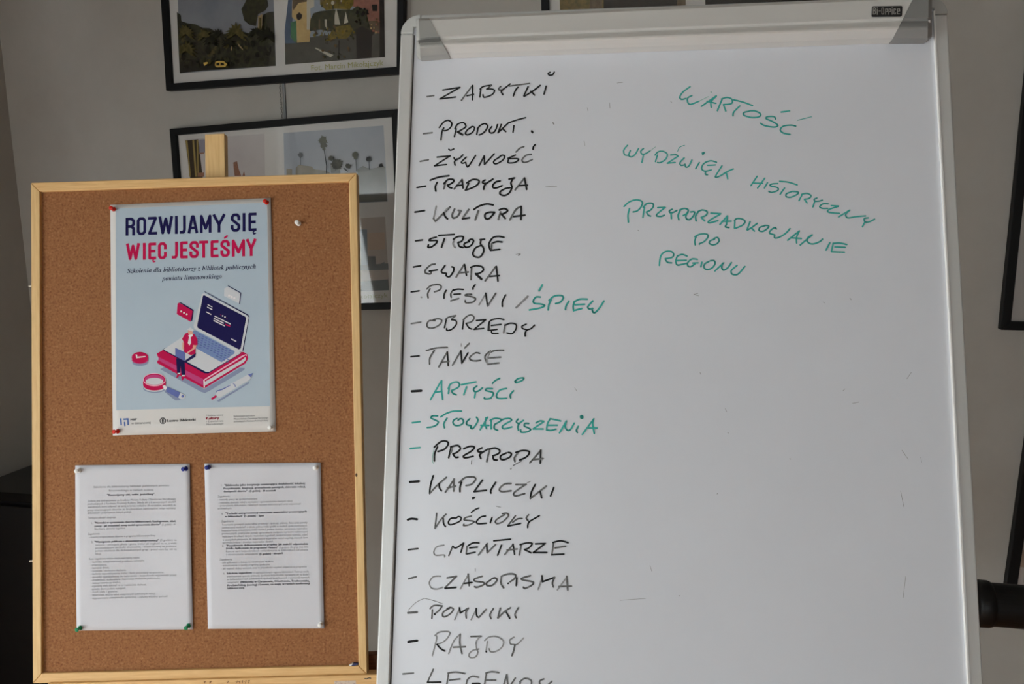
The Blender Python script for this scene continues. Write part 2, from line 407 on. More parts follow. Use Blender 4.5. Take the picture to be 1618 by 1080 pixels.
# 1: upper left picture, palms and town
skyA = inkv(128, 130, 138, 144, 145, 150, 12); treeD = inkv(40, 36, 32, 66, 66, 42, 90); treeG = inkv(60, 58, 32, 92, 82, 50, 110); trD2 = inkv(30, 26, 25, 44, 44, 30, 90)
yel = ink(196, 164, 84); bark = ink(150, 130, 96)
a = 8.989
pA = [(0, [(277, -150), (427, -160), (436, 104), (284, 116)]),
      (1, C(a, 260, 0, '175,170 232,215 240,300 330,330 440,345 540,395 640,400 715,440 760,480 860,480 960,440 1100,450 1190,470 1300,400 1555,300 1580,935 960,975 560,1000 215,1040')),
      (1, C(a, 260, 0, '1090,130 1130,60 1160,0 1170,-300 1430,-300 1460,0 1478,80 1430,150 1330,200 1310,300 1300,370 1200,350 1130,290 1110,200')),
      (1, C(a, 260, 0, '1400,210 1480,170 1552,165 1560,450 1400,450'))]
pA += [(3, C(a, 260, 0, '215,1035 225,880 330,860 420,840 520,890 620,870 720,860 900,870 1000,900 1000,972 560,1000'))]
for (x, y, r, sd) in ((760, 520, 130, 1), (1010, 480, 170, 2), (1290, 470, 110, 3), (300, 480, 150, 4), (560, 520, 130, 9), (300, 720, 150, 5), (1450, 520, 150, 6), (640, 590, 110, 7), (900, 620, 100, 8)):
    pA += [(2 if sd in (2, 4, 5, 9) else 3, [(min(max(px_, 280 + .038 * py_), 432 + .035 * py_), py_) for px_, py_ in p]) for _, p in palm(260 + x / a, y / a, r / a, 11, sd)]
pA += [(5, C(a, 260, 0, '1330,230 1390,200 1380,400 1325,400')), (2, C(a, 260, 0, '1345,250 1375,250 1370,420 1345,420')),
       (4, C(a, 260, 0, '720,880 760,865 840,868 890,910 860,950 740,955 715,930')), (3, C(a, 260, 0, '735,895 780,890 780,930 735,930')), (3, C(a, 260, 0, '795,890 840,895 850,925 795,930')),
       (4, C(a, 260, 0, '550,890 610,880 615,900 565,935')), (5, C(a, 260, 0, '940,680 958,650 955,720 945,720')), (5, C(a, 260, 0, '1040,610 1110,690 1115,715 1050,650'))]
b_ = 8.516
sky2 = ink(150, 158, 168); peach = inkv(206, 178, 122, 190, 156, 104, 40); pal = ink(196, 188, 170); blu = inkv(92, 110, 134, 76, 88, 110, 30); grn = inkv(72, 116, 82, 92, 138, 98, 40)
pink = inkv(168, 112, 96, 140, 96, 82, 60); fol = inkv(96, 84, 34, 140, 116, 44, 110); fol2 = inkv(46, 48, 34, 74, 72, 48, 110); grey = inkv(92, 88, 80, 76, 74, 66, 50); dk = inkv(32, 26, 24, 44, 36, 32, 50); brn = inkv(92, 74, 56, 118, 98, 74, 80)
pB = [(0, C(b_, 440, 0, '130,0 120,-1400 1400,-1460 1412,0 1432,768 92,868 82,420')),
      (6, C(b_, 440, 0, '92,868 85,560 560,480 1100,440 1380,420 1432,768')),
      (3, C(b_, 440, 0, '130,0 180,0 190,260 160,500 240,580 90,585 82,420')), (1, C(b_, 440, 0, '185,20 420,-20 440,400 400,560 250,575 240,280 180,230')),
      (2, C(b_, 440, 0, '380,-400 480,-400 480,90 430,110 420,400 380,400')), (4, C(b_, 440, 0, '165,300 240,280 245,560 215,560 165,500')),
      (10, C(b_, 440, 0, '185,-100 340,-200 385,20 270,40 200,140 190,100')), (1, C(b_, 440, 0, '340,410 425,400 420,560 345,565')),
      (5, C(b_, 440, 0, '1000,-900 1400,-900 1412,0 1420,470 1280,430 1200,300 1180,120 1000,90')), (8, C(b_, 440, 0, '560,-900 1010,-900 1010,60 960,130 760,120 640,140 560,60')),
      (7, C(b_, 440, 0, '430,260 470,180 560,150 740,130 990,130 1060,80 1180,140 1210,280 1300,430 1000,470 560,400 420,420')),
      (2, C(b_, 440, 0, '620,260 650,260 655,385 625,385')), (2, C(b_, 440, 0, '775,110 805,210 830,330 755,330 755,210')), (2, C(b_, 440, 0, '905,155 940,300 880,320')), (10, C(b_, 440, 0, '540,270 560,260 560,390 540,390')),
      (8, C(b_, 440, 0, '760,360 960,330 1010,420 920,520 760,520 620,560')), (9, C(b_, 440, 0, '1040,400 1120,350 1210,400 1300,430 1260,480 1250,775 1055,785')),
      (9, C(b_, 440, 0, '1345,-900 1412,-900 1432,768 1360,772 1360,300')), (10, C(b_, 440, 0, '1210,280 1355,280 1355,420 1240,400')), (9, C(b_, 440, 0, '1255,60 1330,60 1330,150 1265,150')),
      (9, C(b_, 440, 0, '240,200 280,165 320,200 310,250 270,275 245,250')), (9, C(b_, 440, 0, '805,540 825,540 820,805 800,805')), (2, C(b_, 440, 0, '490,650 500,640 740,740 700,770')),
      (6, C(b_, 440, 0, '92,600 180,590 180,860 92,866'))]
def specks(seed, n, box, mis, r0, r1):
    rnd = random.Random(seed); out = []
    for k in range(n):
        x = rnd.uniform(box[0], box[2]); y = rnd.uniform(box[1], box[3]); out.append((rnd.choice(mis), blob(x, y, rnd.uniform(r0, r1), rnd.uniform(r0, r1) * 1.3, 7, .4, seed + k)))
    return out
pA[9:9] = specks(5, 70, (288, 60, 430, 98), [1, 2, 3, 3, 1], 1.5, 5) + specks(6, 25, (290, 92, 375, 106), [2, 3, 1], 1, 3.5)
pB += specks(11, 26, (507, -8, 556, 12), [7, 8, 2, 10], .8, 2.6) + specks(12, 34, (495, 42, 562, 60), [7, 8, 10, 6], .8, 2.8) + specks(13, 18, (560, 10, 582, 40), [7, 9], 1, 3) + specks(14, 14, (585, 20, 599, 55), [10, 5, 1], .8, 1.8) + specks(15, 20, (500, 60, 560, 92), [6, 10, 7], .8, 2.5)
f1 = picture([(243, -190), (640, -215), (636.5, 116), (262, 143)], .0175, 'black-framed palm grove and town photographs, higher of the two at left', [
    ([skyA, treeD, treeG, trD2, yel, bark], pA),
    ([sky2, peach, pal, blu, grn, pink, grey, fol2, fol, dk, brn], pB)],
    [('Fot. Marcin Mikołajczyk', (492, 111.5), (606, 103), 8.2, M_cap_ol)])
# 2: lower left picture with palms on a pale sky
s2 = 6.75
skyB = inkv(164, 168, 176, 176, 178, 184, 8); gr2 = inkv(92, 94, 90, 116, 118, 112, 50); tan = inkv(150, 138, 118, 132, 124, 106, 40); pd = inkv(78, 80, 66, 100, 98, 76, 90); pd2 = ink(70, 74, 76); smooth_g = inkv(104, 106, 104, 124, 124, 118, 10)
qB = [(0, C(s2, 440, 170, '55,270 1120,190 1165,1000 70,1060')),
      (5, C(s2, 440, 170, '840,660 900,620 940,640 990,650 1050,640 1100,600 1140,640 1160,1000 860,1010')),
      (2, C(s2, 440, 170, '85,650 145,655 145,800 85,800')), (2, C(s2, 440, 170, '185,640 215,610 350,625 380,655 505,670 560,700 560,900 180,900')),
      (1, C(s2, 440, 170, '555,600 620,570 650,580 660,700 560,720'))]
def palmhead(x, y, r, n=14, sd=0):
    rnd = random.Random(sd); out = []
    for i in range(n):
        t = i * 2 * math.pi / n; L = r * rnd.uniform(.75, 1.15); w = r * .22
        dx, dy = math.cos(t), math.sin(t); out.append([(x, y), (x + dx * L * .6 - dy * w, y + dy * L * .6 + dx * w), (x + dx * L, y + dy * L), (x + dx * L * .6 + dy * w, y + dy * L * .6 - dx * w)])
    return out
for (x, y, r, mi, sd) in ((475, 350, 55, 3, 1), (480, 400, 42, 3, 2), (485, 440, 22, 3, 9), (235, 505, 34, 4, 3), (822, 500, 42, 3, 4), (820, 530, 26, 3, 5), (962, 550, 34, 4, 6), (620, 600, 75, 1, 7), (560, 540, 34, 1, 8), (1090, 615, 24, 4, 10), (740, 620, 32, 1, 11)):
    qB += [(mi, C(s2, 440, 170, ' '.join('%f,%f' % p for p in q))) for q in palmhead(x, y, r, 14, sd)]
qB += [(4, C(s2, 440, 170, p)) for p in ('484,450 492,450 520,620 518,700 506,700 508,620', '230,530 238,530 238,615 230,615', '820,550 826,550 840,680 832,680', '962,570 968,570 972,660 964,660', '700,640 745,680 735,680 690,650')]
s3 = 8.989
pinkw = inkv(196, 186, 184, 206, 198, 194, 6); gold = ink(166, 142, 82); golddk = ink(62, 50, 38); redb = inkv(140, 96, 76, 170, 120, 96, 200); lil = ink(150, 146, 158)
qA = [(0, C(s3, 270, 190, '190,270 1330,190 1340,900 290,960')), (2, C(s3, 270, 190, '205,285 390,270 470,950 290,950')),
      (1, C(s3, 270, 190, '205,290 235,288 285,800 262,800 240,500')), (1, C(s3, 270, 190, '305,280 330,280 370,800 345,800')), (1, C(s3, 270, 190, '365,278 388,276 395,800 380,800')),
      (4, C(s3, 270, 190, '400,275 490,270 490,460 405,465')), (3, C(s3, 270, 190, '395,460 470,455 470,475 400,480')), (3, C(s3, 270, 190, '380,745 470,740 470,800 385,800')),
      (3, C(s3, 270, 190, '885,600 940,580 960,680 1000,790 905,790')), (3, C(s3, 270, 190, '1015,790 1040,715 1055,790'))]
s4 = 4.5
paleC = inkv(178, 168, 160, 190, 176, 164, 6); blC = ink(136, 146, 154); grC = inkv(144, 146, 146, 158, 158, 156, 30); orC = ink(190, 168, 150); dkC = ink(126, 130, 130)  # reflection haze of the glass mixed into these paler print colours
qC = [(0, [(452, 352), (608.5, 342), (615, 458), (458, 463)]), (3, C(s4, 560, 260, '-200,500 215,480 220,600 -200,620')), (1, C(s4, 560, 260, '45,460 90,460 95,720 48,740')), (1, C(s4, 560, 260, '-100,560 30,560 30,740 -100,740')), (2, C(s4, 560, 260, '95,650 150,650 155,740 95,740')),
      (2, C(s4, 560, 260, '-200,735 240,700 242,745 -200,760')), (4, C(s4, 560, 260, '190,700 215,690 215,735 190,735')), (4, C(s4, 560, 260, '-200,835 60,830 240,815 245,892 -200,905'))]
f2 = picture([(267.5, 203.5), (628.5, 172), (640, 488), (290, 497)], .0175, 'black-framed pale palm tree photographs, lower of the two, behind the corkboard', [
    ([pinkw, gold, golddk, redb, lil], qA), ([skyB, gr2, tan, pd, pd2, smooth_g], qB), ([paleC, blC, dkC, orC, dkC], qC), ([dkC], [(0, [(298, 362), (440, 353), (446, 462), (304, 470)])])],
    [('Fot. Marcin Mikołajczyk', (500, 475), (613, 469.5), 7.0, M_cap_of)])
# 3: top picture behind the flipchart
s5 = 4.045
f3 = picture([(850, -260), (1366, -285), (1366, 70), (856, 70)], .0185, 'black-framed photographs above the flipchart, mostly hidden behind its clamp bar', [
    ([inkv(92, 84, 40, 138, 108, 54, 70), dk, brn], [(0, [(880, -120), (1070, -125), (1071, 45), (886, 45)]), (1, C(s5, 840, 0, '460,-200 930,-200 930,60 460,60')), (2, C(s5, 840, 0, '930,-200 985,-200 985,60 930,60')), (2, C(s5, 840, 0, '375,-60 455,-60 450,60 370,60'))]),
    ([dk, brn], [(0, [(1112, -128), (1338, -138), (1343, 40), (1115, 45)])])])
# 4, 5: right edge
f4 = picture([(1651, -160), (2030, -190), (1985, 531), (1581.5, 521)], .019, 'black-framed picture cut by the right photo edge, higher of the two there', [([smooth_g], [(0, [(1668, -90), (1950, -110), (1930, 440), (1628, 430)])])])
f5 = picture([(1640, 575), (2000, 590), (1950, 985), (1584.5, 965)], .023, 'black-framed picture at the right edge, just above the black tube', [([inkv(196, 190, 176, 180, 176, 170, 20), orC], [(0, [(1640, 640), (1900, 650), (1880, 930), (1617, 920)]), (1, [(1613, 868), (1640, 872), (1640, 900), (1612, 895)])])])

# hanging chain between the two left pictures
mb = MB(); n = .012
pt, pb = WALL.uv(441.5, 120, n), WALL.uv(446, 190, n)
L = math.dist(pt, pb); K = 17
for i in range(K):
    a0 = lerp(pt, pb, i / K); a1 = lerp(pt, pb, (i + .82) / K)
    w = .0022 if i % 2 == 0 else .0007
    for sgn in (-1, 1):
        mb.tube((a0[0] + sgn * w, -n, a0[1]), (a1[0] + sgn * w, -n, a1[1]), .0006, n=6)
    mb.tube((a0[0] - w, -n, a0[1]), (a0[0] + w, -n, a0[1]), .0006, n=6); mb.tube((a1[0] - w, -n, a1[1]), (a1[0] + w, -n, a1[1]), .0006, n=6)
ch = mb.build('hanging_chain', mat('dull_steel', (92, 90, 86), .5, metal=.6), M=WALL.M.copy()); tag(ch, 'thin steel hanging chain between the two left wall pictures', 'chain')
mb = MB(); p0, p1 = WALL.uv(448, 122, .002), WALL.uv(451, 188, .002)
mb.quad_extrude([(p0[0] - .0032, p0[1]), (p0[0] + .0032, p0[1]), (p1[0] + .0032, p1[1]), (p1[0] - .0032, p1[1])], 0, .005)
o = mb.build('hanging_strip', mat('strip_grey', (132, 134, 136), .6), M=WALL.M.copy()); tag(o, 'narrow grey hanging strip on the wall right beside the chain', 'strip')

# ------------------------------------------------------------------ black cabinet at the left behind the corkboard
dp = .30
cz = Plane(W0 + WN * dp + UP * 1.5, WN, WU).uv(25, 779)[1] + 1.5
s0, s1 = CS + .01, CS + .82
root = empty('low_cabinet', Matrix.Translation(wallp((s0 + s1) / 2, dp / 2, 0)), 'black lacquered low cabinet against the wall, left behind the corkboard', 'cabinet')
inv = root.matrix_world.inverted()
def loc(m): m.v = [tuple(inv @ Vector(v)) for v in m.v]; return m
loc(rb('', s0, s1, .016, dp - .02, .06, cz - .025, None)).build('body', M_cab, root)
loc(rb('', s0 - .0, s1 + .01, .016, dp, cz - .025, cz, None)).build('top_panel', mat('black_gloss', (12, 11, 11), .12), root, bevel=.003)
loc(rb('', s0 + .03, s1 - .03, .03, dp - .05, 0, .06, None)).build('plinth', M_cab, root)
for k in range(2):
    d0 = s0 + .01 + k * (s1 - s0) / 2
    d = loc(rb('', d0, d0 + (s1 - s0) / 2 - .015, dp - .02, dp - .003, .08, cz - .04, None)).build('door', M_cab, root, bevel=.002)
    hx = d0 + ((s1 - s0) / 2 - .05 if k == 0 else .03)
    h = loc(rb('', hx, hx + .01, dp - .003, dp + .015, cz * .55, cz * .55 + .12, None)).build('handle', M_blackm, d)

# ------------------------------------------------------------------ corkboard on its easel
def camn(a, b):
    a = R_(a); b = R_(b); return ROT @ Vector((math.sin(a) * math.cos(b), math.sin(b), math.cos(a) * math.cos(b)))
ncork = camn(-.5, 2.5)
CK_O = CAM + ray(315, 675) * (1.5 / ray(315, 675).dot(ROT @ Vector((0, 0, -1))))
d1 = (ROT @ Vector((520, 15.5, 0)))
CK = Plane(CK_O, ncork, d1)
OUT = [CK.uv(*p) for p in ((48.3, 288.3), (563.5, 272.8), (580, 1064.5), (51.5, 1079.6))]
INN = [CK.uv(*p) for p in ((62.5, 302.5), (551, 287), (566.5, 1051), (65.5, 1063.5))]
board = empty('corkboard', CK.M.copy(), 'pine-framed corkboard with three pinned sheets, standing on the easel', 'board')
for k in range(4):
    j = (k + 1) % 4; mb = MB(); mb.quad_extrude([OUT[k], OUT[j], INN[j], INN[k]], -.020, 0)
    mb.build('frame_rail', M_woodh if k in (0, 2) else M_woodv, board, bevel=.0018)
mb = MB()
CO = [lerp(INN[i], OUT[i], .4) for i in range(4)]
mb.quad_extrude(CO, -.016, -.007); mb.build('cork_sheet', M_cork, board)
# notch knots on the right rail
mb = MB(); p = CK.uv(563, 750, 0); mb.flat([(p[0] + .002 * math.cos(a), p[1] + .0035 * math.sin(a)) for a in [i * .628 for i in range(10)]], .0004); mb.build('knot', mat('knot_brown', (92, 60, 34), .7), board)
# easel
es = empty('easel', CK.M.copy(), 'pine display easel holding the corkboard, its mast rising above the board', 'easel')
mb = MB(); q = [CK.uv(323.5, 212, -.022), CK.uv(354.5, 210.5, -.022)]
vb = OUT[3][1] - .10
xw = q[0][0], q[1][0]
mb.quad_extrude([q[0], q[1], (xw[1], vb), (xw[0], vb)], -.040, -.022)
mb.build('mast', M_woodv, es, bevel=.0012)
TL_ = CK.uv(75, 1079.5, .006); TR_ = CK.uv(640, 1064, .006)
mb = MB(); mb.quad_extrude([TL_, TR_, (TR_[0], TR_[1] - .045), (TL_[0], TL_[1] - .045)], -.0215, .006); tray = mb.build('tray', M_woodh, es, bevel=.0015)
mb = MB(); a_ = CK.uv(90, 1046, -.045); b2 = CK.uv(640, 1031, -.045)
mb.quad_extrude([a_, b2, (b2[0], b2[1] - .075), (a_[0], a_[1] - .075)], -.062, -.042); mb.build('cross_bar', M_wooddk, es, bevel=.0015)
# writing, pen mark and price label on the tray
mb = MB(); rnd = random.Random(3)
for i, x in enumerate((322, 331, 358, 372, 377, 381, 386, 391)):
    mb.ribbon([CK.uv(x, 1077 - .02 * (x - 322) + rnd.uniform(-.5, 1), .0065), CK.uv(x + rnd.uniform(1, 4), 1076 - .02 * (x - 322), .0065), CK.uv(x + rnd.uniform(0, 2), 1079, .0065)], .0009, .0065)
mb.build('pencil_writing', mat('pencil', (120, 74, 40), .8), tray, kind='stuff')
mb = MB(); mb.ribbon([CK.uv(576.5, 1071.5, .0065), CK.uv(579, 1072, .0065), CK.uv(583, 1070.5, .0065), CK.uv(586, 1071, .0065)], .0016, .0065); mb.build('pen_mark', M_blk, tray)
mb = MB(); mb.quad_extrude([CK.uv(528, 1075.5, .0064), CK.uv(562, 1074.5, .0064), CK.uv(563, 1088, .0064), CK.uv(529, 1089, .0064)], .006, .0064)
lb = mb.build('paper_label', mat('label_white', (214, 196, 178), .7, var=(200, (176, 140, 140), (1, 1, 1), .5, .7)), tray)
# legs reach the floor
Mi = CK.M.inverted()
def wl(v): return Mi @ Vector(v)
legv = (Mi.to_3x3() @ Vector((0, 0, -1)))
zb = (CK.M @ Vector((0, .03, vb))).z
side = Vector((1, 0, 0))
for sx in (-1, 1):
    top = Vector((sum(xw) / 2 + sx * .05, .055, q[0][1] - .25)); tw = CK.M @ top
    foot = Vector((tw.x + sx * .30, tw.y - .12, .0)); mb = MB(); mb.bar(top, wl(foot), .032, .018, side); mb.build('leg', M_woodv, es)
top = Vector((sum(xw) / 2, .062, q[0][1] - .12)); tw = CK.M @ top
mb = MB(); mb.bar(top, wl((tw.x - .08, tw.y + .27, 0)), .032, .018, side); mb.build('leg', M_woodv, es)

# small things on the cork
NB = -.007
def lathe_pin(colname, col, px, py, tilt=(0, 0), label='', n0=None, sc=1.0, axis=None, rough=.28):
    n0 = NB if n0 is None else n0
    u, v = CK.uv(px, py, n0)
    prof = [(0, 0), (.0046, 0), (.0048, .0008), (.0040, .0018), (.0026, .0030), (.0024, .0066), (.0034, .0082), (.0042, .0090), (.0043, .0102), (.0036, .0110), (0, .0112)]
    prof = [(r * sc, h * sc) for r, h in prof]
    z = Vector((tilt[0], -1, tilt[1])).normalized() if axis is None else Vector(axis).normalized()
    rotm = z.to_track_quat('Z', 'Y').to_matrix().to_4x4()
    Mw = CK.M @ Matrix.Translation((u, -n0 - .0012, v)) @ rotm
    root = empty('push_pin', Mw, label, 'pin', 'push pins on the corkboard')
    m = mat(colname, col, .4, spec=.35)
    mb = MB(); mb.lathe(prof, 22); mb.build('pin_head', m, root, smooth=True)
    mb = MB(); mb.tube((0, 0, .0005), (0, 0, -.009 * sc), .0005, .0002, n=8); mb.build('needle', M_steel, root)
    return root

# ------------------------------------------------------------------ sheets of paper
def sheet(name, corners, label, cat, warpf, matl, nx=22, ny=30):
    q = [CK.uv(x, y, NB + .001) for x, y in corners]
    tl, tr, br, bl = q; us = (min(p[0] for p in q), max(p[0] for p in q)); vs = (min(p[1] for p in q), max(p[1] for p in q))
    def warp(u, v):
        s = (u - us[0]) / (us[1] - us[0]); t = (v - vs[0]) / (vs[1] - vs[0]); return warpf(s, t)
    root = empty(name, CK.M.copy(), label, cat)
    mb = MB()
    for layer in (0, 1):
        for j in range(ny + 1):
            for i in range(nx + 1):
                a = lerp(tl, tr, i / nx); b = lerp(bl, br, i / nx); p = lerp(a, b, j / ny)
                mb.v.append((p[0], -(NB + .0008 + warp(*p) - layer * .00025), p[1]))
    N = (nx + 1) * (ny + 1)
    for j in range(ny):
        for i in range(nx):
            k = j * (nx + 1) + i; mb.f.append((k, k + nx + 1, k + nx + 2, k + 1)); mb.m.append(0); mb.f.append((N + k, N + k + 1, N + k + nx + 2, N + k + nx + 1)); mb.m.append(0)
    rim = [i for i in range(nx + 1)] + [j * (nx + 1) + nx for j in range(1, ny + 1)] + [ny * (nx + 1) + i for i in range(nx - 1, -1, -1)] + [j * (nx + 1) for j in range(ny - 1, 0, -1)]
    for a, b in zip(rim, rim[1:] + rim[:1]): mb.f.append((a, b, N + b, N + a)); mb.m.append(0)
    mb.build('paper', matl, root, smooth=True)
    return root, warp
M_paper = mat('white_paper', (211, 211, 217), .85)
M_paperp = mat('poster_paper', (214, 211, 208), .6)
wp = lambda s, t: .0012 + .0006 * math.sin(s * 5 + 1) * (1 - abs(2 * t - 1) ** 3) + .0004 * math.sin(s * 4 + t * 4) + .002 * max(0, s - .93) * 4 * t
poster, pw = sheet('poster', ((174.5, 323.8), (428, 312.8), (436, 681.2), (178.8, 687.6)), 'light blue training poster with laptop drawing, pinned at the top of the corkboard', 'poster', wp, M_paperp)
PN = NB + .0008
def build_poster():
    def layer(name, items, k, parent=poster):
        """items: list of (material, polygon px)"""
        mats = []; mb = MB()
        for i, (m, px) in enumerate(items):
            if m not in mats: mats.append(m)
            n = PN + .00008 + .000005 * (k + i)
            mb.flat([CK.uv(x, y, n) for x, y in px], n, mats.index(m), pw)
        return mb.build(name, mats, parent)
    blue = mat('print_sky_blue', (178, 194, 206), .7, var=(6, (172, 188, 202), (1, 1, 1), .3, .7))
    nav = ink(30, 26, 78); cri = ink(196, 22, 80); crl = ink(196, 70, 128); gry = ink(208, 210, 214); shd = ink(140, 150, 178); per = ink(104, 116, 176); key = ink(122, 144, 188); wht = ink(236, 230, 232); skin = ink(226, 170, 150); pnk = ink(240, 190, 210)
    layer('blue_field', [(blue, [(183.3, 329.3), (422.3, 320.5), (427.2, 641), (184.3, 647.6)])], 0)
    # headline
    t = 24.0; ks = 5.393
    G = {'R': [[(0, 1), (0, 0)], [(0, 0), (.7, 0), (1, .13), (1, .36), (.7, .5), (0, .5)], [(.7, .5), (1, .63), (1, 1)]],
         'O': [[(.5, 0), (.75, 0), (1, .13), (1, .87), (.75, 1), (.25, 1), (0, .87), (0, .13), (.25, 0), (.5, 0)]],
         'Z': [[(0, 0), (1, 0), (0, 1), (1, 1)]], 'W': [[(0, 0), (.24, 1), (.5, .08), (.76, 1), (1, 0)]], 'I': [[(.5, 0), (.5, 1)]],
         'J': [[(1, 0), (1, .85), (.7, 1), (0, 1)]], 'A': [[(0, 1), (.42, 0), (.58, 0), (1, 1)], [(.2, .74), (.8, .74)]],
         'M': [[(0, 1), (0, 0), (.5, .8), (1, 0), (1, 1)]], 'Y': [[(0, 0), (.5, .58), (1, 0)], [(.5, .58), (.5, 1)]],
         'S': [[(1, .27), (1, .13), (.75, 0), (.25, 0), (0, .13), (0, .3), (1, .68), (1, .87), (.75, 1), (.25, 1), (0, .87), (0, .73)]],
         'E': [[(1, 0), (0, 0), (0, 1), (1, 1)], [(0, .5), (.85, .5)]], 'C': [[(1, .3), (1, .13), (.75, 0), (.25, 0), (0, .13), (0, .87), (.25, 1), (.75, 1), (1, .87), (1, .7)]],
         'T': [[(0, 0), (1, 0)], [(.5, 0), (.5, 1)]]}
    G['Ę'] = G['E']; G['Ś'] = G['S']
    def row(name, letters, y0L, y0R, y1L, y1R, XL, XR, m):
        mb = MB(); n = PN + .0003
        for (chr_, a, b) in letters:
            def mp(x, y):
                X = a + t / 2 + x * (b - a - t); f = (X - XL) / (XR - XL); ya = y0L + (y0R - y0L) * f; yb = y1L + (y1R - y1L) * f
                Y = ya + t / 2 + y * (yb - ya - t); return CK.uv(160 + X / ks, 300 + Y / ks, n)
            w = t / ks * CK.scale(300, 360)
            for s_ in G[chr_]: mb.ribbon([mp(x, y) for x, y in s_], w * 1.02, n, 0, pw, square=True)
            if chr_ == 'Ę': mb.ribbon([mp(.9, 1.04), mp(.65, 1.16), mp(.75, 1.27), mp(1.05, 1.24)], w * .5, n, 0, pw)
            if chr_ == 'Ś': mb.ribbon([mp(.45, -.24), mp(.8, -.36)], w * .7, n, 0, pw)
        mb.build(name, m, poster)
    row('headline', [('R', 210, 290), ('O', 305, 385), ('Z', 400, 478), ('W', 490, 613), ('I', 628, 655), ('J', 670, 722), ('A', 738, 826), ('M', 842, 940), ('Y', 952, 1058), ('S', 1105, 1186), ('I', 1205, 1231), ('Ę', 1255, 1325)], 238, 193, 390, 350, 210, 1325, nav)
    row('headline', [('W', 215, 332), ('I', 357, 381), ('Ę', 403, 470), ('C', 485, 560), ('J', 603, 655), ('E', 673, 738), ('S', 752, 832), ('T', 836, 912), ('E', 932, 1000), ('Ś', 1016, 1096), ('M', 1114, 1226), ('Y', 1236, 1322)], 458, 415, 600, 562, 215, 1322, cri)
    it = lambda s: ''.join(chr(0x1D468 + ord(c) - 65) if 'A' <= c <= 'Z' else chr(0x1D482 + ord(c) - 97) if 'a' <= c <= 'z' else c for c in s)
    mb = MB(); textline(mb, CK, it('Szkolenia dla bibliotekarzy z bibliotek publicznych'), (201.5, 431.3), (404.5, 424), 7.3, PN + .0003, 0, pw)
    textline(mb, CK, it('powiatu limanowskiego'), (256, 443.2), (350.5, 439.3), 7.3, PN + .0003, 0, pw)
    mb.build('subtitle', ink(34, 36, 70), poster)
    # drawing
    q = 7.712; D = lambda s: C(q, 240, 500, s)
    S9 = lambda s: C(9.818, 300, 450, s); S5 = lambda s: C(9.815, 180, 530, s); S4 = lambda s: C(4.153, 160, 440, s)
    I = []
    def ell(cx, cy, rx, ry, k=28): return ' '.join('%f,%f' % (cx + rx * math.cos(i * 2 * math.pi / k), cy + ry * math.sin(i * 2 * math.pi / k)) for i in range(k))
    I += [(shd, D('105,640 160,610 640,880 1080,620 1135,625 1125,650 700,905 650,930 600,915')),
          (cri, D('65,450 140,405 640,680 1075,430 1120,430 1165,460 1175,510 1140,570 640,875 70,560 70,540 95,520 70,470')),
          (crl, D('85,490 640,765 640,850 85,560')), (cri, D('70,545 90,535 640,845 640,875 75,570')), (pnk, D('635,765 1090,480 1150,455 1160,480 1140,470 645,775')),
          (gry, D('645,790 1100,525 1140,490 1148,520 1120,555 650,840')), (cri, D('650,775 1095,500 1110,512 652,790')), (wht, D('630,770 645,765 648,860 635,875')),
          (nav, D('130,402 340,290 1100,440 690,693 640,690')),
          (gry, D('145,400 335,275 345,262 500,170 1090,440 700,672 660,672')),
          (key, D('495,175 530,165 1010,420 1005,450 850,555 540,385 545,300'))]
    for r in range(6):
        for c in range(11):
            x = 535 + c * 41 - r * 6; y = 185 + c * 21.5 + r * 27; 
            if r > 4 and 2 < c < 7: continue
            if x < 545 + (0 if r < 2 else 5): continue
            I.append((per if (r + c) % 3 else ink(92, 112, 160), C(q, 240, 500, '%f,%f %f,%f %f,%f %f,%f' % (x, y, x + 24, y + 12, x + 12, y + 22, x - 12, y + 10))))
    I += [(nav, S9('225,105 235,100 905,460 925,490 830,1020 815,1015 905,480')), (gry, S9('190,140 225,125 890,470 915,500 815,1020 760,1035 700,1010 75,680 60,640')),
          (nav, S9('205,165 225,158 860,490 875,515 790,985 760,1000 125,665 115,630'))]
    for s_ in ('280,298 350,338 348,350 275,310', '272,335 350,375 346,390 268,348', '252,408 335,450 330,464 248,420', '385,475 635,600 630,614 380,488', '375,510 528,585 524,600 372,524', '370,540 548,630 544,646 366,556', '645,828 722,868 716,882 640,842'): I.append((wht, S9(s_)))
    I += [(cri, S9('545,600 628,630 622,648 560,625')), (wht, S9(ell(510, 478, 12, 12, 10))), (wht, S9(ell(545, 497, 12, 12, 10))), (cri, S9(ell(478, 462, 5, 5, 8))), (cri, S9(ell(575, 514, 5, 5, 8)))]
    # speech bubbles
    I += [(nav, S9('585,15 600,10 800,120 775,295 765,295 785,125')), (gry, S9('535,55 590,28 785,130 765,285 620,215 530,170')), (wht, S9(ell(610, 165, 18, 18, 10))), (wht, S9(ell(650, 185, 18, 18, 10))), (wht, S9(ell(690, 203, 18, 18, 10)))]
    I += [(nav, S4('512,155 522,155 607,205 598,275 590,280 595,210')), (cri, S4('502,165 512,158 596,208 600,215 588,283 497,232')), (wht, S4(ell(526, 215, 6, 6, 10))), (wht, S4(ell(544, 224, 6, 6, 10))), (wht, S4(ell(562, 233, 6, 6, 10)))]
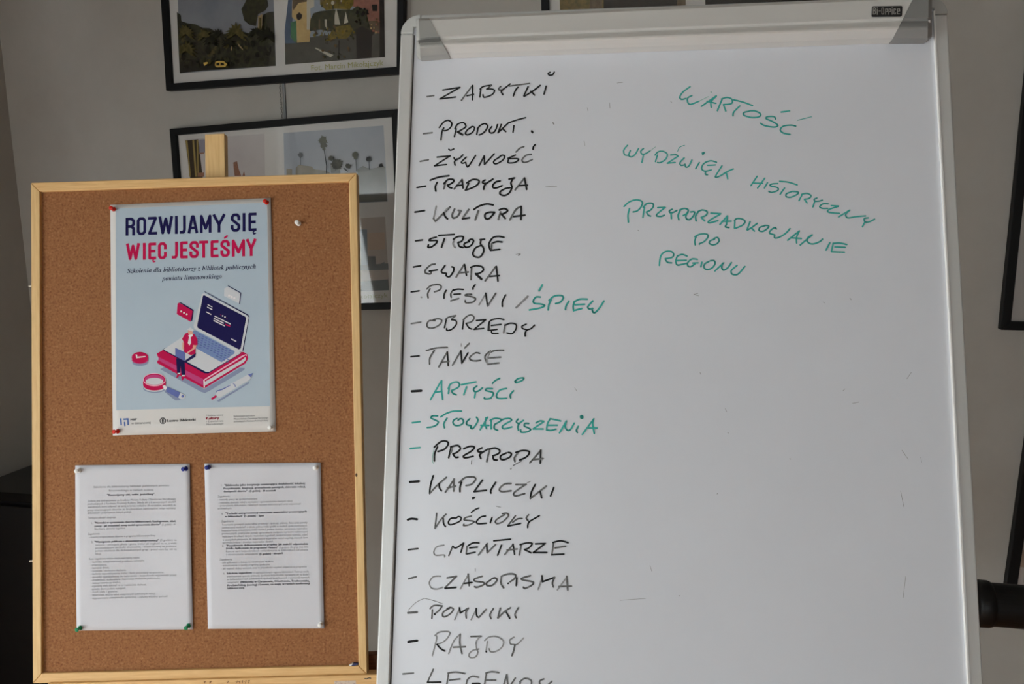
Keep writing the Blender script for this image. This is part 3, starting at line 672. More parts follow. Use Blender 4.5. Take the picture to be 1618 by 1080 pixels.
    # person with small laptop
    I += [(gry, D('405,455 430,440 495,480 420,530')), (nav, D('400,540 500,465 540,440 530,490 430,550 405,560')), (nav, D('298,505 400,520 408,715 365,720 355,600 345,695 312,690')), (cri, D('312,700 350,690 330,730 300,752')), (cri, D('360,730 405,718 408,740 370,782')), (wht, D('318,685 350,685 345,700 318,700')), (wht, D('368,710 405,710 402,726 370,726')),
          (cri, D('370,270 410,205 450,190 520,215 555,270 560,345 520,350 535,400 530,450 480,470 395,430 385,300')), (skin, D('375,315 395,310 395,410 375,390')), (skin, D('505,345 550,350 535,385 430,455 425,440 500,385')), (skin, D('440,165 480,160 500,180 500,215 465,235 445,205')), (gry, D('430,160 470,130 510,160 500,185 470,170')), (wht, D('445,225 500,215 500,235 475,250 480,320 460,352 440,320 455,250')), (per, D('288,378 405,435 408,525 400,540 290,480'))]
    # badge, lens, pen
    I += [(shd, S5(ell(412, 420, 118, 52))), (crl, S5(ell(412, 375, 128, 62))), (pnk, S5(ell(412, 352, 128, 62))), (cri, S5(ell(412, 340, 128, 88))), (cri, S5(ell(412, 325, 125, 68)))]
    I += [(wht, S5('345,290 370,295 372,325 495,315 500,330 355,350'))]
    I += [(shd, S5(ell(640, 815, 180, 70))), (gry, S5(ell(635, 790, 170, 80))), (cri, S5(ell(635, 765, 175, 85))), (cri, S5('460,680 810,680 810,760 460,760')), (pnk, S5(ell(635, 682, 175, 102))), (cri, S5(ell(635, 680, 165, 90))), (crl, S5(ell(635, 680, 148, 76))), (gry, S5(ell(635, 708, 135, 55))),
          (shd, S5('790,870 820,800 1060,900 1030,1000 960,1005')), (wht, S5('760,780 790,765 835,800 800,850 770,800')), (per, S5('835,790 1035,880 1000,965 815,865')), (gry, S5('1035,885 1110,920 1100,970 1060,985 1005,960')), (per, S5(ell(1072, 938, 22, 20, 12)))]
    I += [(shd, D('790,1025 1180,795 1190,810 820,1035')), (gry, D('780,940 810,890 850,880 1180,700 1215,740 1190,770 830,985 800,975')), (per, D('1170,705 1235,685 1205,740')), (cri, D('720,995 780,955 795,975 735,1015')), (per, D('780,930 790,900 850,880 960,828 965,835 860,893 800,910')), (per, D('990,810 1015,825 1025,855 1018,860 1005,830 985,815'))]
    layer('drawing', I, 8)
    # logos
    lb1 = ink(76, 106, 168)
    L = lambda s: C(12.446, 185, 640, s)
    layer('logo', [(lb1, L('62,255 95,250 105,385 75,390')), (lb1, L('130,258 232,250 242,385 212,388 208,285 135,290')), (lb1, L('140,325 168,322 175,405 148,410'))], 2)
    mb = MB(); textline(mb, CK, 'MBP', (207, 664.3), (217, 663.6), 3.4, PN + .0003, 0, pw, bold=.03); textline(mb, CK, 'w Limanowej', (208, 670), (238.5, 668.6), 3.4, PN + .0003, 0, pw); mb.build('logo_text', ink(70, 72, 84), poster)
    layer('logo', [(M_blk, L(ell(908, 302, 64, 64))), (M_paperp, L(ell(908, 302, 46, 46))), (M_blk, L('885,265 925,262 940,285 925,300 940,320 920,342 890,342')), (M_paperp, L('905,278 922,278 922,290 905,290')), (M_paperp, L('905,312 922,312 922,326 905,326'))], 2)
    mb = MB(); textline(mb, CK, 'Lustro Biblioteki', (265, 666.2), (309.3, 664.3), 4.2, PN + .0003, 0, pw, bold=.04); mb.build('logo_text', M_blk, poster)
    mb = MB(); textline(mb, CK, 'Kultury', (326, 662.7), (346.5, 661.7), 4.4, PN + .0003, 0, pw, bold=.04); mb.build('logo_text', ink(150, 20, 50), poster)
    mb = MB()
    for (s_, a, b) in (('Ministerstwo', (326, 657.3), (353, 656.4)), ('i Dziedzictwa', (327, 666.8), (353.5, 665.6)), ('Narodowego', (327, 671.2), (353.5, 670)), ('Dofinansowano ze środków', (369.5, 658.6), (403, 657.4)),
                       ('Ministra Kultury i Dziedzictwa Narodowego', (370, 662.7), (424, 660.8)), ('pochodzących z Funduszu Promocji Kultury', (370, 666.8), (424, 664.8))):
        textline(mb, CK, s_, a, b, 2.7, PN + .0003, 0, pw)
    mb.build('small_print', ink(96, 98, 102), poster)
build_poster()
wd1 = lambda s, t: .0012 + .0012 * math.sin(s * 7 + .6) * math.sin(t * 3.1) + .0030 * max(0, s - .62) * math.sin(t * math.pi * .9)
wd2 = lambda s, t: .0012 + .0010 * math.sin(s * 8) * math.sin(t * 3) + .0018 * (1 - min(1, abs(s - .5) * 6)) * (t > .0) * t + .002 * max(0, s - .8)
doc1, w1 = sheet('paper_sheet', ((119.3, 734.8), (300.3, 732.2), (305.4, 993.5), (121.6, 995.3)), 'white A4 text sheet held by two green pins at its foot, lower left', 'paper', wd1, M_paper)
doc2, w2 = sheet('paper_sheet', ((323.4, 732), (506.8, 730.5), (512.7, 991.9), (328.8, 992.7)), 'white A4 text sheet pinned lower right on the corkboard, no pin at its lower left', 'paper', wd2, M_paper)
M_t1 = mat('toner_grey', (142, 144, 150), .8); M_t2 = mat('toner_dark', (96, 98, 106), .8)
def doc(root, warp, k, ox, lines):
    A = MB(); B = MB()
    for (oy, x0, y0, x1, y1, bold, s_) in lines:
        a = (ox + x0 / k, oy + y0 / k + 1.1); b = (ox + x1 / k, oy + y1 / k + 1.1)
        textline(B if bold else A, CK, s_, a, b, 3.1, PN + .00035, 0, warp, bold=.05 if bold else 0)
    A.build('printed_text', M_t1, root, kind='stuff'); B.build('printed_text', M_t2, root, kind='stuff')
K_ = 8.516
doc(doc1, w1, K_, 120, [
    (760, 245, 78, 1258, 55, 0, 'Szkolenia dla bibliotekarzy bibliotek publicznych powiatu'), (760, 450, 125, 1045, 115, 0, 'limanowskiego w ramach zadania'), (760, 425, 185, 1070, 172, 1, '"Rozwijamy się, więc jesteśmy".'),
    (760, 165, 265, 1350, 238, 0, 'Zadanie jest dofinansowane ze środków Ministra Kultury i Dziedzictwa Narodowego'), (760, 165, 305, 1350, 275, 0, 'pochodzących z Funduszu Promocji Kultury. Składa się z 6 tematycznych szkoleń'),
    (760, 165, 345, 1350, 318, 0, 'zawodowych, które odbywać się będą w formie wykładów i 8 warsztatów, wszystkich do'), (760, 165, 388, 1350, 360, 0, 'pracy interesujących zbiorów ze środowiskiem samorządów, wizyt wymiany'), (760, 165, 428, 750, 412, 0, 'doświadczeń i podpatrywania dobrych praktyk.'),
    (760, 170, 492, 545, 485, 0, 'Tematyka szkoleń obejmuje:'), (760, 215, 562, 235, 560, 0, '1.'), (760, 260, 557, 1350, 534, 1, '"Nowości w opracowaniu zbiorów bibliotecznych. Katalogowanie, skład,'),
    (760, 260, 600, 1140, 580, 1, 'rzeczy - jak zrozumieć nowy model opracowania zbiorów"'), (760, 1160, 583, 1350, 575, 0, '(5 godzin) - dr'), (760, 260, 640, 665, 630, 0, 'Barbara zbiory ogólne'), (760, 170, 710, 330, 703, 0, 'Zagadnienia:'), (760, 185, 750, 1070, 730, 0, '- nowości w opracowaniu zbiorów w programie bibliotecznym firmy'),
    (850, 215, 50, 240, 48, 0, '2.'), (850, 260, 47, 1115, 28, 1, '"Wystąpienia publiczne z elementami autoprezentacji"'), (850, 1135, 27, 1362, 20, 0, '(5 godzin) na'), (850, 270, 88, 1362, 65, 0, 'temacie i emocjach, głosie i gestu, treści jak wygłosić na to, z wielu'),
    (850, 270, 130, 1362, 103, 0, 'prowadzącym techniki skutecznej i bezstresowej na podstaw'), (850, 270, 168, 1362, 145, 0, 'pokaz szkolenia dla doświadczonych grup - przed nami by, się na'), (850, 270, 208, 350, 206, 0, 'lekcji.'),
    (850, 185, 275, 860, 262, 0, 'Kurs i zagadnienia będzie obejmował między innymi:'), (850, 205, 318, 920, 300, 0, '- technika autoprezentacji przekazu, tematyka'), (850, 205, 357, 425, 355, 0, '- przemówienia,'), (850, 205, 397, 455, 393, 0, '- tworzenie debaty,'),
    (850, 205, 437, 680, 428, 0, '- rozmowa i skuteczne słuchanie,'), (850, 205, 478, 1190, 458, 0, '- techniki zapamiętywania treści i form prezentacji na sposobów,'), (850, 205, 520, 1355, 492, 0, '- sposoby nawiązywania do twórczości i bezpośredni wypowiedzi przed'), (850, 205, 560, 1140, 538, 0, '- umiejętność doskonalenia i kierowania wrażeniem publiczności,'),
    (850, 205, 600, 605, 590, 0, '- autoprezentacja treści,'), (850, 205, 640, 950, 622, 0, '- argumenty wielu dokonań na co i nastawienie słuchacza,'), (850, 205, 682, 675, 670, 0, '- sposoby zbioru podania wystąpień,'), (850, 205, 720, 570, 712, 0, '- ruch ciała i gestów,'), (850, 205, 762, 1075, 745, 0, '- wizerunek, ważny tekst wzajemnych publicznych relacji,'), (850, 205, 805, 1235, 780, 0, '- wypracowanie umiejętności społecznej - ciekawy wizualny spektakl')])
doc(doc2, w2, K_, 330, [
    (750, 165, 140, 185, 140, 0, '3.'), (750, 215, 140, 1300, 112, 1, '"Biblioteka jako instytucja otwierająca działalność lokalną:'), (750, 205, 182, 1305, 157, 1, 'Pozyskiwanie, Inspiracji, gromadzenia pamiątek, zbieranie relacji,'), (750, 205, 222, 905, 208, 1, 'dostępność zbiorów" - (5 godzin) - 28 uczestnik'),
    (750, 125, 290, 290, 286, 0, 'Zagadnienia:'), (750, 125, 333, 655, 320, 0, '- metody pracy ze społecznościami'), (750, 135, 375, 1125, 350, 0, '- metodyka zbierania relacji z wywiadów i upowszechniania dawnych relacji'), (750, 135, 412, 1240, 388, 0, '- prowadzenia dokumentu i lokalnych wystaw historycznych oraz wspomnień'), (750, 125, 452, 315, 446, 0, 'archiwalnych.'),
    (750, 175, 525, 195, 525, 0, '4.'), (750, 230, 520, 1320, 490, 1, '"Techniki autoprezentacji tworzenie materiałów promocyjnych'), (750, 222, 558, 745, 547, 1, 'w bibliotekach" (5 godzin) - Spot'), (750, 175, 625, 345, 620, 0, 'Zagadnienia:'),
    (750, 180, 668, 1330, 638, 0, 'Tworzenie prostych materiałów promocji i dyskusji, plakaty, foto oraz porady'), (750, 180, 708, 1325, 680, 0, 'zamieszczania wydarzeń o szkole, piękne treści grafiki w mediach społecznościowych'), (750, 180, 748, 1330, 720, 0, 'bezpieczeństwa umieszczania treści również prawne dostępu, warsztatów materiałów'), (750, 182, 788, 1332, 762, 0, 'promocyjnych, praktyczne porady opracowania związane z pracami nadzorczymi'), (750, 185, 828, 1335, 802, 0, 'wybranymi środkami danych i metodami zagadnień, konkurencyjne nowości, zdjęć'),
    (840, 190, 105, 1335, 75, 0, 'w szczegółach planowanie, do dokumentów materiałów metod wspólną, mocnych form'), (840, 190, 142, 870, 128, 0, 'upowszechniania i dostępu materiałów działań.'), (840, 185, 190, 210, 188, 0, '5.'), (840, 240, 182, 1340, 158, 1, '"Pozyskiwanie dofinansowania na projekty. Jak znaleźć odpowiednie'),
    (840, 235, 220, 930, 208, 1, 'źródło. Aplikowanie do programów Ministra"'), (840, 945, 210, 1340, 198, 0, '(5 godzin) dla grup dwa dniu'), (840, 235, 262, 1340, 238, 0, 'Kurs w serii bezpośrednich oddziaływania w bibliotekach od pisania'), (840, 240, 302, 665, 294, 0, 'i streszczania wniosków'), (840, 685, 296, 995, 288, 1, '(5 godzin) - sierpień'),
    (840, 150, 370, 320, 366, 0, 'Zagadnienia:'), (840, 165, 412, 868, 396, 0, '- cele aplikowania o dotacje na merytoryczne działania'), (840, 170, 450, 820, 436, 0, '- wnioskowanie o zasoby programy społeczne'), (840, 172, 492, 1320, 466, 0, '- jak napisać dobry wniosek oraz w przyszłości uzyskać wsparcie w programie'),
    (840, 200, 556, 222, 555, 0, '6.'), (840, 245, 555, 585, 546, 1, 'Szkolenia wyjazdowe'), (840, 600, 548, 1350, 532, 0, 'w zaprzyjaźnionych regionie bibliotekach Twórczy może'), (840, 250, 596, 1352, 570, 0, 'przedstawienie sposoby promocji, spotkania bezpośrednie zapraszamy się na działań'), (840, 252, 636, 1355, 610, 0, 'o doświadczeniach zakładanych dyskusji książkowych i wymienić nowych'),
    (840, 255, 678, 410, 672, 0, 'wizytami:'), (840, 430, 672, 1355, 655, 1, '(Biblioteka w Chrzanowie, Oświęcimiu, Trzebownisku,'), (840, 255, 718, 1360, 690, 1, 'Krośnieńskiej, (nocleg) i Lwowa, co mają, w ramach konferencji'), (840, 258, 756, 485, 748, 1, 'bibliotecznej.')])

# push pins
RED = ('red_plastic', (206, 34, 16)); WHT = ('white_plastic', (240, 238, 234)); BLU = ('blue_plastic', (28, 42, 128)); GRN = ('green_plastic', (18, 132, 84))
P_ = PN + .0015
for (c_, x, y, tl, lab) in ((RED, 180.5, 330.5, (-.12, .05), 'red push pin in the upper left corner of the poster'), (RED, 422, 320, (-.1, .1), 'red push pin in the upper right corner of the poster'), (RED, 186.5, 681, (-.3, 0), 'red push pin in the lower left corner of the poster'),
                           (WHT, 430.5, 674.5, (-.3, 0), 'white push pin in the lower right corner of the poster'), (WHT, 126, 743, (-.1, 0), 'white push pin in the upper left corner of the left text sheet'), (BLU, 294.5, 739.8, (-.25, 0), 'blue push pin in the upper right corner of the left text sheet'),
                           (GRN, 127.5, 991, (-.2, -.1), 'green push pin in the lower left corner of the left text sheet'), (GRN, 298.5, 987.5, (-.2, -.2), 'green push pin in the lower right corner of the left text sheet'), (BLU, 330, 737.5, (0, 0), 'blue push pin in the upper left corner of the right text sheet'),
                           (WHT, 500.5, 738, (-.15, 0), 'white push pin in the upper right corner of the right text sheet'), (WHT, 508, 984.5, (-.1, 0), 'white push pin in the lower right corner of the right text sheet')):
    lathe_pin(c_[0], c_[1], x, y, tl, lab, n0=P_, sc=.92)
lathe_pin(*WHT, 472.5, 353.5, (-.12, .12), 'lone white push pin in bare cork right of the poster', n0=NB, sc=1.0)
for (x, y, lab) in ((50.2, 452, 'small white pin stuck in the left frame edge, upper one'), (51.8, 885.5, 'small white pin stuck in the left frame edge, lower one')):
    lathe_pin(*WHT, x, y, (0, 0), lab, n0=-.009, sc=.42, axis=(-1, -.15, 0))
# scrap on the lower frame edge
sc_ = empty('paper_scrap', CK.M.copy(), 'tiny blue and white scrap lying at the lower right corner of the cork', 'scrap')
mb = MB(); mb.quad_extrude([CK.uv(*p, 0) for p in ((551.5, 1050), (557, 1047.5), (560, 1049.5), (557, 1052.5), (552, 1053.2))], -.005, -.0005); mb.build('white_end', mat('scrap_white', (220, 216, 210), .6), sc_)
mb = MB(); mb.quad_extrude([CK.uv(*p, 0) for p in ((555, 1051), (558, 1047.8), (565, 1047.6), (566, 1049.5), (558, 1052))], -.005, -.0002); mb.build('blue_end', mat('scrap_blue', (50, 52, 96), .6), sc_)

# ------------------------------------------------------------------ flipchart
nfl = camn(-2.5, 5.2)
FC_O = CAM + ray(1070, 540) * (1.05 / ray(1070, 540).dot(ROT @ Vector((0, 0, -1))))
FC = Plane(FC_O, nfl, ROT @ Vector((860, 32, 0)) )
# outer edge, extended below the frame to the full metre
tl, tr = FC.uv(635, 26), FC.uv(1494, -6); bl, br = FC.uv(595, 1080), FC.uv(1552, 1080)
h_now = math.dist(tl, bl); ext = 1.02 / h_now
BL = lerp(tl, bl, ext); BR = lerp(tr, br, ext)
print('flipchart width', math.dist(tl, tr), math.dist(bl, br), 'height', h_now, 'cork', math.dist(OUT[0], OUT[1]), math.dist(OUT[0], OUT[3]))
fc = empty('flipchart', FC.M.copy(), 'white magnetic flipchart easel covered in handwritten Polish words', 'flipchart')
RW = .0172
def off(p, q, d): # move from p towards q by d metres
    L = math.dist(p, q); return lerp(p, q, d / L)
# rails with rounded upper corners
def arc(c, r, a0, a1, k=8): return [(c[0] + r * math.cos(R_(a0 + (a1 - a0) * i / k)), c[1] + r * math.sin(R_(a0 + (a1 - a0) * i / k))) for i in range(k + 1)]
hd = ((tr[0] - tl[0]), (tr[1] - tl[1])); ht = math.atan2(hd[1], hd[0]) * 180 / math.pi
vdL = ((BL[0] - tl[0]), (BL[1] - tl[1])); vdR = ((BR[0] - tr[0]), (BR[1] - tr[1]))
ul = lambda v: (v[0] / math.hypot(*v), v[1] / math.hypot(*v))
H = ul(hd); VL = ul(vdL); VR = ul(vdR)
def P2(o, a, da, b, db): return (o[0] + a[0] * da + b[0] * db, o[1] + a[1] * da + b[1] * db)
rad = .026
iTL, iTR = P2(tl, H, RW, VL, RW), P2(tr, H, -RW, VR, RW); iBL, iBR = P2(BL, H, RW, VL, -RW), P2(BR, H, -RW, VR, -RW)
oL0, oT0 = P2(tl, VL, rad, H, 0), P2(tl, H, rad, VL, 0); oT1, oR0 = P2(tr, H, -rad, VR, 0), P2(tr, VR, rad, H, 0)
# the writing surface
mb = MB(); mb.quad_extrude([P2(iTL, H, -.006, VL, -.006), P2(iTR, H, .006, VR, -.006), P2(iBR, H, .006, VR, .006), P2(iBL, H, -.006, VL, .006)], -.014, 0); surf = mb.build('writing_surface', M_board, fc)
mb = MB(); mb.quad_extrude([oL0, P2(oL0, H, RW, VL, 0), iBL, BL], -.018, .004); mb.build('frame_rail', M_alu, fc, bevel=.0022)
mb = MB(); mb.quad_extrude([oR0, P2(oR0, H, -RW, VR, 0), iBR, BR], -.018, .003); mb.build('frame_rail', M_alu, fc, bevel=.0022)
mb = MB(); mb.quad_extrude([P2(iTR, H, .0005, VR, .004), P2(iTR, H, -.0012, VR, .004), P2(iBR, H, -.0012, VR, 0), P2(iBR, H, .0005, VR, 0)], -.002, .0042); mb.build('edge_lip', M_lip, fc)
mb = MB(); mb.quad_extrude([P2(oT0, H, 0, VL, 0), P2(oT1, H, 0, VR, 0), P2(oT1, H, 0, VR, RW), P2(oT0, H, 0, VL, RW)], -.018, .003); mb.build('frame_rail', M_alu, fc, bevel=.002)
mb = MB(); mb.quad_extrude([BL, BR, iBR, iBL], -.018, .003); mb.build('frame_rail', M_alu, fc, bevel=.002)
# corner pieces
def corner(o, h, v, sgn):
    c = (o[0] + h[0] * rad * sgn + v[0] * rad, o[1] + h[1] * rad * sgn + v[1] * rad); pts = []
    for i in range(9):
        a = i / 8 * math.pi / 2; pts.append((c[0] - h[0] * sgn * rad * math.cos(a) - v[0] * rad * math.sin(a), c[1] - h[1] * sgn * rad * math.cos(a) - v[1] * rad * math.sin(a)))
    pts += [P2(o, h, rad * sgn, v, RW), P2(o, h, RW * sgn, v, RW), P2(o, h, RW * sgn, v, rad)]
    mb = MB(); mb.quad_extrude(pts, -.019, .0045); return mb.build('corner_cap', M_cap if sgn < 0 else mat('corner_grey', (186, 187, 184), .4), fc, bevel=.0015)
corner(tl, H, VL, 1); corner(tr, H, VR, -1)
# strip coloured as the shadow along the inside of the left rail
mb = MB(); mb.quad_extrude([P2(iTL, H, -.0005, VL, .01), P2(iTL, H, .0014, VL, .01), P2(iBL, H, .0014, VL, 0), P2(iBL, H, -.0005, VL, 0)], -.001, .0006); mb.build('gap_shadow_strip', M_gap, fc)
# clamp bar: profile swept along u; pixel outlines taken at its front
CN = .020
def prof_section(pxt, pxb, ts):
    """pxt/pxb pixel of the top and bottom of the front outline at one station -> list of 3D local points through profile"""
    a = FC.uv(*pxt, .016); b = FC.uv(*pxb, .006); out = []
    for (t, n) in ts:
        p = lerp(a, b, t); out.append((p[0], -n, p[1]))
    return out
PROF = [(0, .004), (0, .016), (.06, .0215), (.50, .0275), (.545, .0252), (.575, .0250), (.63, .0295), (.70, .0322), (.74, .0322), (.77, .0312), (.965, .0175), (1.0, .0125), (1.0, .0005)]
def sweep(stations, m, name, parent, smooth=False):
    mb = MB(); k = len(stations[0])
    for st in stations: mb.v += st
    for i in range(len(stations) - 1):
        for j in range(k - 1):
            a = i * k + j; mb.f.append((a, a + 1, a + k + 1, a + k)); mb.m.append(0)
        mb.f.append((i * k, (i + 1) * k, (i + 1) * k + k - 1, i * k + k - 1)); mb.m.append(0)
    mb.f.append(tuple(range(k))); mb.m.append(0); e = (len(stations) - 1) * k; mb.f.append(tuple(reversed(range(e, e + k)))); mb.m.append(0)
    return mb.build(name, m, parent)
# main bar between the slanted joints: top line (677,27)-(1447,-3) bottom line (709,87)-(1410,62)
def line_y(a, b, x): return a[1] + (b[1] - a[1]) * (x - a[0]) / (b[0] - a[0])
top = lambda x: (x, line_y((658, 29.5), (1240, 3.0), x)); bot = lambda x: (x, line_y((709, 86.5), (1411, 62), x))
def station(xt, xb, extra=0, prof=PROF):
    out = []; a, b = top(xt), bot(xb)
    for t, n in prof:
        n_vis = .016 if (t <= 0 and n < .01) else .0125 if n < .001 else n + extra
        p = FC.uv(a[0] + (b[0] - a[0]) * t, a[1] + (b[1] - a[1]) * t, n_vis)
        out.append((p[0], -(n + extra if n > .004 else n), p[1]))
    return out
clampb = sweep([station(678, 709.5), station(1445, 1410.5)], M_clamp, 'clamp_bar', fc)
# end caps in grey plastic: outer end rounded
def cap(x_in_t, x_in_b, x_out_t, x_out_b, m):
    a = station(x_out_t, x_out_b, -.004, [(t if t < .96 else .93 + (t - .96), n * .8) for t, n in PROF]); b = station(x_out_t + (x_in_t - x_out_t) * .18, x_out_b + (x_in_b - x_out_b) * .12, .0004, [(t * 1.04, n) for t, n in PROF]); c = station(x_in_t, x_in_b, .0008, [(min(t * 1.015, 1.015), n) for t, n in PROF])
    return sweep([a, b, c], m, 'clamp_end_cap', fc)
capl = cap(678, 709, 657.5, 658, M_cap)
capr = cap(1445.5, 1411, 1472.5, 1473, mat('cap_grey_right', (140, 140, 138), .4))  # left cap lighter, right darker: side light put into their greys
mb = MB(); p = [FC.uv(x, y, .0295) for x, y in ((660.5, 63.5), (693, 60.5), (695, 62), (697, 67), (662, 70.5))]; mb.quad_extrude(p, .018, .0298); mb.build('slot', mat('slot_grey', (104, 103, 100), .5), capl)
mb = MB(); p = [FC.uv(x, y, .0235) for x, y in ((1464, 41), (1466, 33), (1468.5, 32), (1469, 36), (1466.5, 40.5))]; mb.quad_extrude(p, .012, .0255); mb.build('slot', M_lip, capr)
# brand plate
BN = .0222
def rrect(cs, r=.12, k=4):
    a, b, c, d = cs; out = []
    for (p, q, s) in ((a, d, b), (b, a, c), (c, b, d), (d, c, a)):
        p1 = lerp(p, q, r if q in (d, b) else r); p2 = lerp(p, s, r); 
        out += [p1, lerp(lerp(p1, p, .6), lerp(p2, p, .6), .5), p2]
    return out
cs = [FC.uv(x, y, nn) for x, y, nn in ((1378, 10, .0240), (1425.5, 9.6, .0240), (1425, 26, .0280), (1377.5, 26.3, .0280))]
PV0, PV1 = cs[0][1], cs[3][1]
tilt = lambda u, v: .0242 + (v - PV0) / (PV1 - PV0) * .0038
def rr(cs, px=.0022):
    n = 4; out = []
    for i in range(4):
        p, pr, nx = Vector(cs[i]), Vector(cs[i - 1]), Vector(cs[(i + 1) % 4]); a = p + (pr - p).normalized() * px; b = p + (nx - p).normalized() * px
        for t in (0, .25, .5, .75, 1): out.append(tuple((a * (1 - t) ** 2 + p * 2 * t * (1 - t) + b * t * t)))
    return out
mb = MB(); mb.quad_extrude(rr(cs), .0215, .0242)
mb.v = [(x, -tilt(x, z) if y < -.023 else y, z) for x, y, z in mb.v]; pl = mb.build('brand_plate', M_blk, clampb)
mb = MB(); LT = lambda X, Y: FC.uv(1360 + X / 20.22, Y / 20.22, .0242 + (Y / 20.22 - 10) / 16 * .0038)
w = 30 / 20.22 * FC.scale(1400, 18)
for s_ in ([(400, 450), (400, 250), (450, 240), (470, 280), (450, 335), (405, 340)], [(410, 340), (460, 350), (475, 400), (455, 450), (400, 455)], [(525, 300), (525, 465)], [(523, 245), (527, 262)], [(580, 355), (630, 355)], [(670, 260), (730, 260), (732, 450), (672, 452), (670, 260)],
           [(790, 465), (790, 290), (845, 290), (850, 375), (800, 380)], [(890, 465), (895, 290), (950, 290), (955, 375), (905, 380)], [(1000, 300), (1000, 465)], [(1000, 245), (1003, 262)], [(1110, 330), (1100, 285), (1060, 290), (1055, 450), (1100, 455), (1110, 420)], [(1165, 370), (1240, 365), (1235, 290), (1170, 292), (1168, 450), (1240, 450)]):
    mb.ribbon([LT(*p) for p in s_], w * .72, .0002, 0, tilt)
mb.build('brand_lettering', mat('lettering_silver', (176, 174, 168), .5), pl)

# handwriting, one part per line of writing
def hw(label, green, ox, oy, wpx, strokes, width=2.5):
    s = 1618 / wpx; mb = MB(); mats = [M_grn, M_grn, M_grng, M_inkm] if green else [M_ink, M_inkm, M_inkg, M_ink]
    n = .0003; sc_m = FC.scale(ox + 100, oy)
    for i, st in enumerate(strokes.split('/')):
        st = st.strip()
        if not st: continue
        mi = 0; sharp = False; w = width
        while st[0] in 'mg!tTs':
            c = st[0]; st = st[1:].strip()
            if c == 'm': mi = 1
            if c == 'g': mi = 2
            if c == '!': sharp = True
            if c == 't': w = width * 1.4
            if c == 'T': w = width * 2.3
            if c == 's': w = width * .5
        pts = [tuple(float(a) for a in p.split(',')) for p in st.split()]
        if mi == 2: w *= .85
        if not sharp: pts = catmull(pts, 5)
        nn = n + .000015 * i
        mb.ribbon([FC.uv(ox + x / s, oy + y / s, nn) for x, y in pts], w * sc_m, nn, mi)
    o = mb.build('handwritten_line', mats, fc); o['label'] = label; return o
hw('black handwriting ZABYTKI', 0, 660, 105, 240, "m 100,320 172,310/!268,250 450,222 235,345 405,325/m 465,360 580,205/585,200 582,355/525,312 595,296/672,240 662,325/665,240 700,212 787,198/!m 787,198 735,240/735,240 790,240 818,258 790,300 710,328 695,300/m 885,212 862,235 870,250 900,247/985,185 960,205 905,247 890,270 908,300/m 975,208 1190,180/1068,220 1040,255 1018,315/1175,215 1130,315/1305,200 1220,265 1135,318/1205,262 1245,305/1368,208 1345,295/1410,62 1390,75 1402,92 1435,88 1455,60")
hw('black handwriting PRODUKT', 0, 660, 170, 240, "m 60,278 155,266/230,212 275,155 325,135 362,165 350,210 310,240 280,245/278,215 258,260 248,345/410,225 390,310/395,225 425,175 485,160 512,190 500,215 425,258/t425,258 478,288/575,205 530,235 508,275 535,288 585,260 605,215 580,200 550,220/640,225 628,285/635,225 665,190 715,170 745,195 725,240 690,275 655,290/790,200 762,240 775,268 810,262 835,225 848,180/890,178 855,268/970,158 925,200 900,225 860,262/905,225 938,255/970,160 1060,130 1150,106/1025,192 1015,262/t1215,250 1222,262/g 1440,160 1450,175")
hw('black handwriting ŻYWNOŚĆ', 0, 655, 220, 240, "m 60,235 148,218/365,105 385,115 418,102/!240,190 380,176 212,282 340,268/420,195 430,215 455,208/515,165 480,200 435,225 425,245 432,275/550,190 500,240 512,255 545,245/545,245 555,280 575,285 650,172/!688,280 742,175 745,268 848,155/905,190 850,225 845,255 880,258 940,220 960,180 930,170 895,195/m 1080,135 1120,95 1165,78/1075,168 1010,195 1000,205 1080,205 1108,215 1070,245 1000,250 1000,215/m 1245,160 1190,170 1145,215 1160,245 1200,240 1255,215/1285,55 1265,80 1262,108")
hw('black handwriting TRADYCJA', 0, 650, 265, 240, "60,210 152,194/200,132 290,100 400,84/275,155 255,200 260,248/m 365,150 345,225/345,170 390,125 445,125 450,145 420,170 385,185/385,182 400,205 430,215/m 455,225 540,125/540,125 550,215/480,190 545,185/610,165 580,235/590,160 650,125 710,130 720,155 690,190 630,220 575,238/785,130 758,148 768,165 800,165/868,120 800,165 775,195 770,230/945,140 900,150 865,190 880,215 920,210 965,190/1040,120 1100,108/1085,110 1060,160 1070,210 1040,270 990,295 945,280 950,250 1000,222 1050,212/m 1105,235 1205,108/1205,108 1228,230/1150,190 1235,185", 2.9)
hw('black handwriting KULTURA', 0, 650, 310, 240, "38,168 140,152/g 265,105 235,240/m !235,235 255,265 410,115/g 385,125 345,175/345,175 360,215 385,240/m 460,135 435,195 445,230 490,215 520,165/m 500,150 530,158/m 610,140 545,235/545,240 620,228/665,140 720,105 800,82 870,92/m 712,155 680,250/885,170 830,170 785,190 790,235 830,235 880,180/m 950,165 925,245/935,145 985,130 1025,150 1000,175 965,190/955,185 1000,235/m 1050,250 1110,145 1165,108/1170,108 1168,245/1090,215 1210,200", 3.1)
hw('black handwriting STROJE', 0, 645, 360, 240, "78,138 152,128/298,98 240,115 225,135 300,135 300,160 250,200 212,205 215,180/325,80 490,68/385,115 355,205/g 500,210 475,170 490,115/480,120 530,92 585,95 570,140 530,155/530,155 545,195 585,208/650,145 600,165 600,195 630,205 675,180 695,135 670,120 640,135/765,125 812,120/775,130 770,170 800,210 800,260 760,310 700,300 690,260 720,210 780,185/m 890,165 885,235/870,225 860,170 900,105 960,90 1020,100/905,158 950,145 1000,150/875,238 975,228/g 1175,290 1190,278", 2.9)
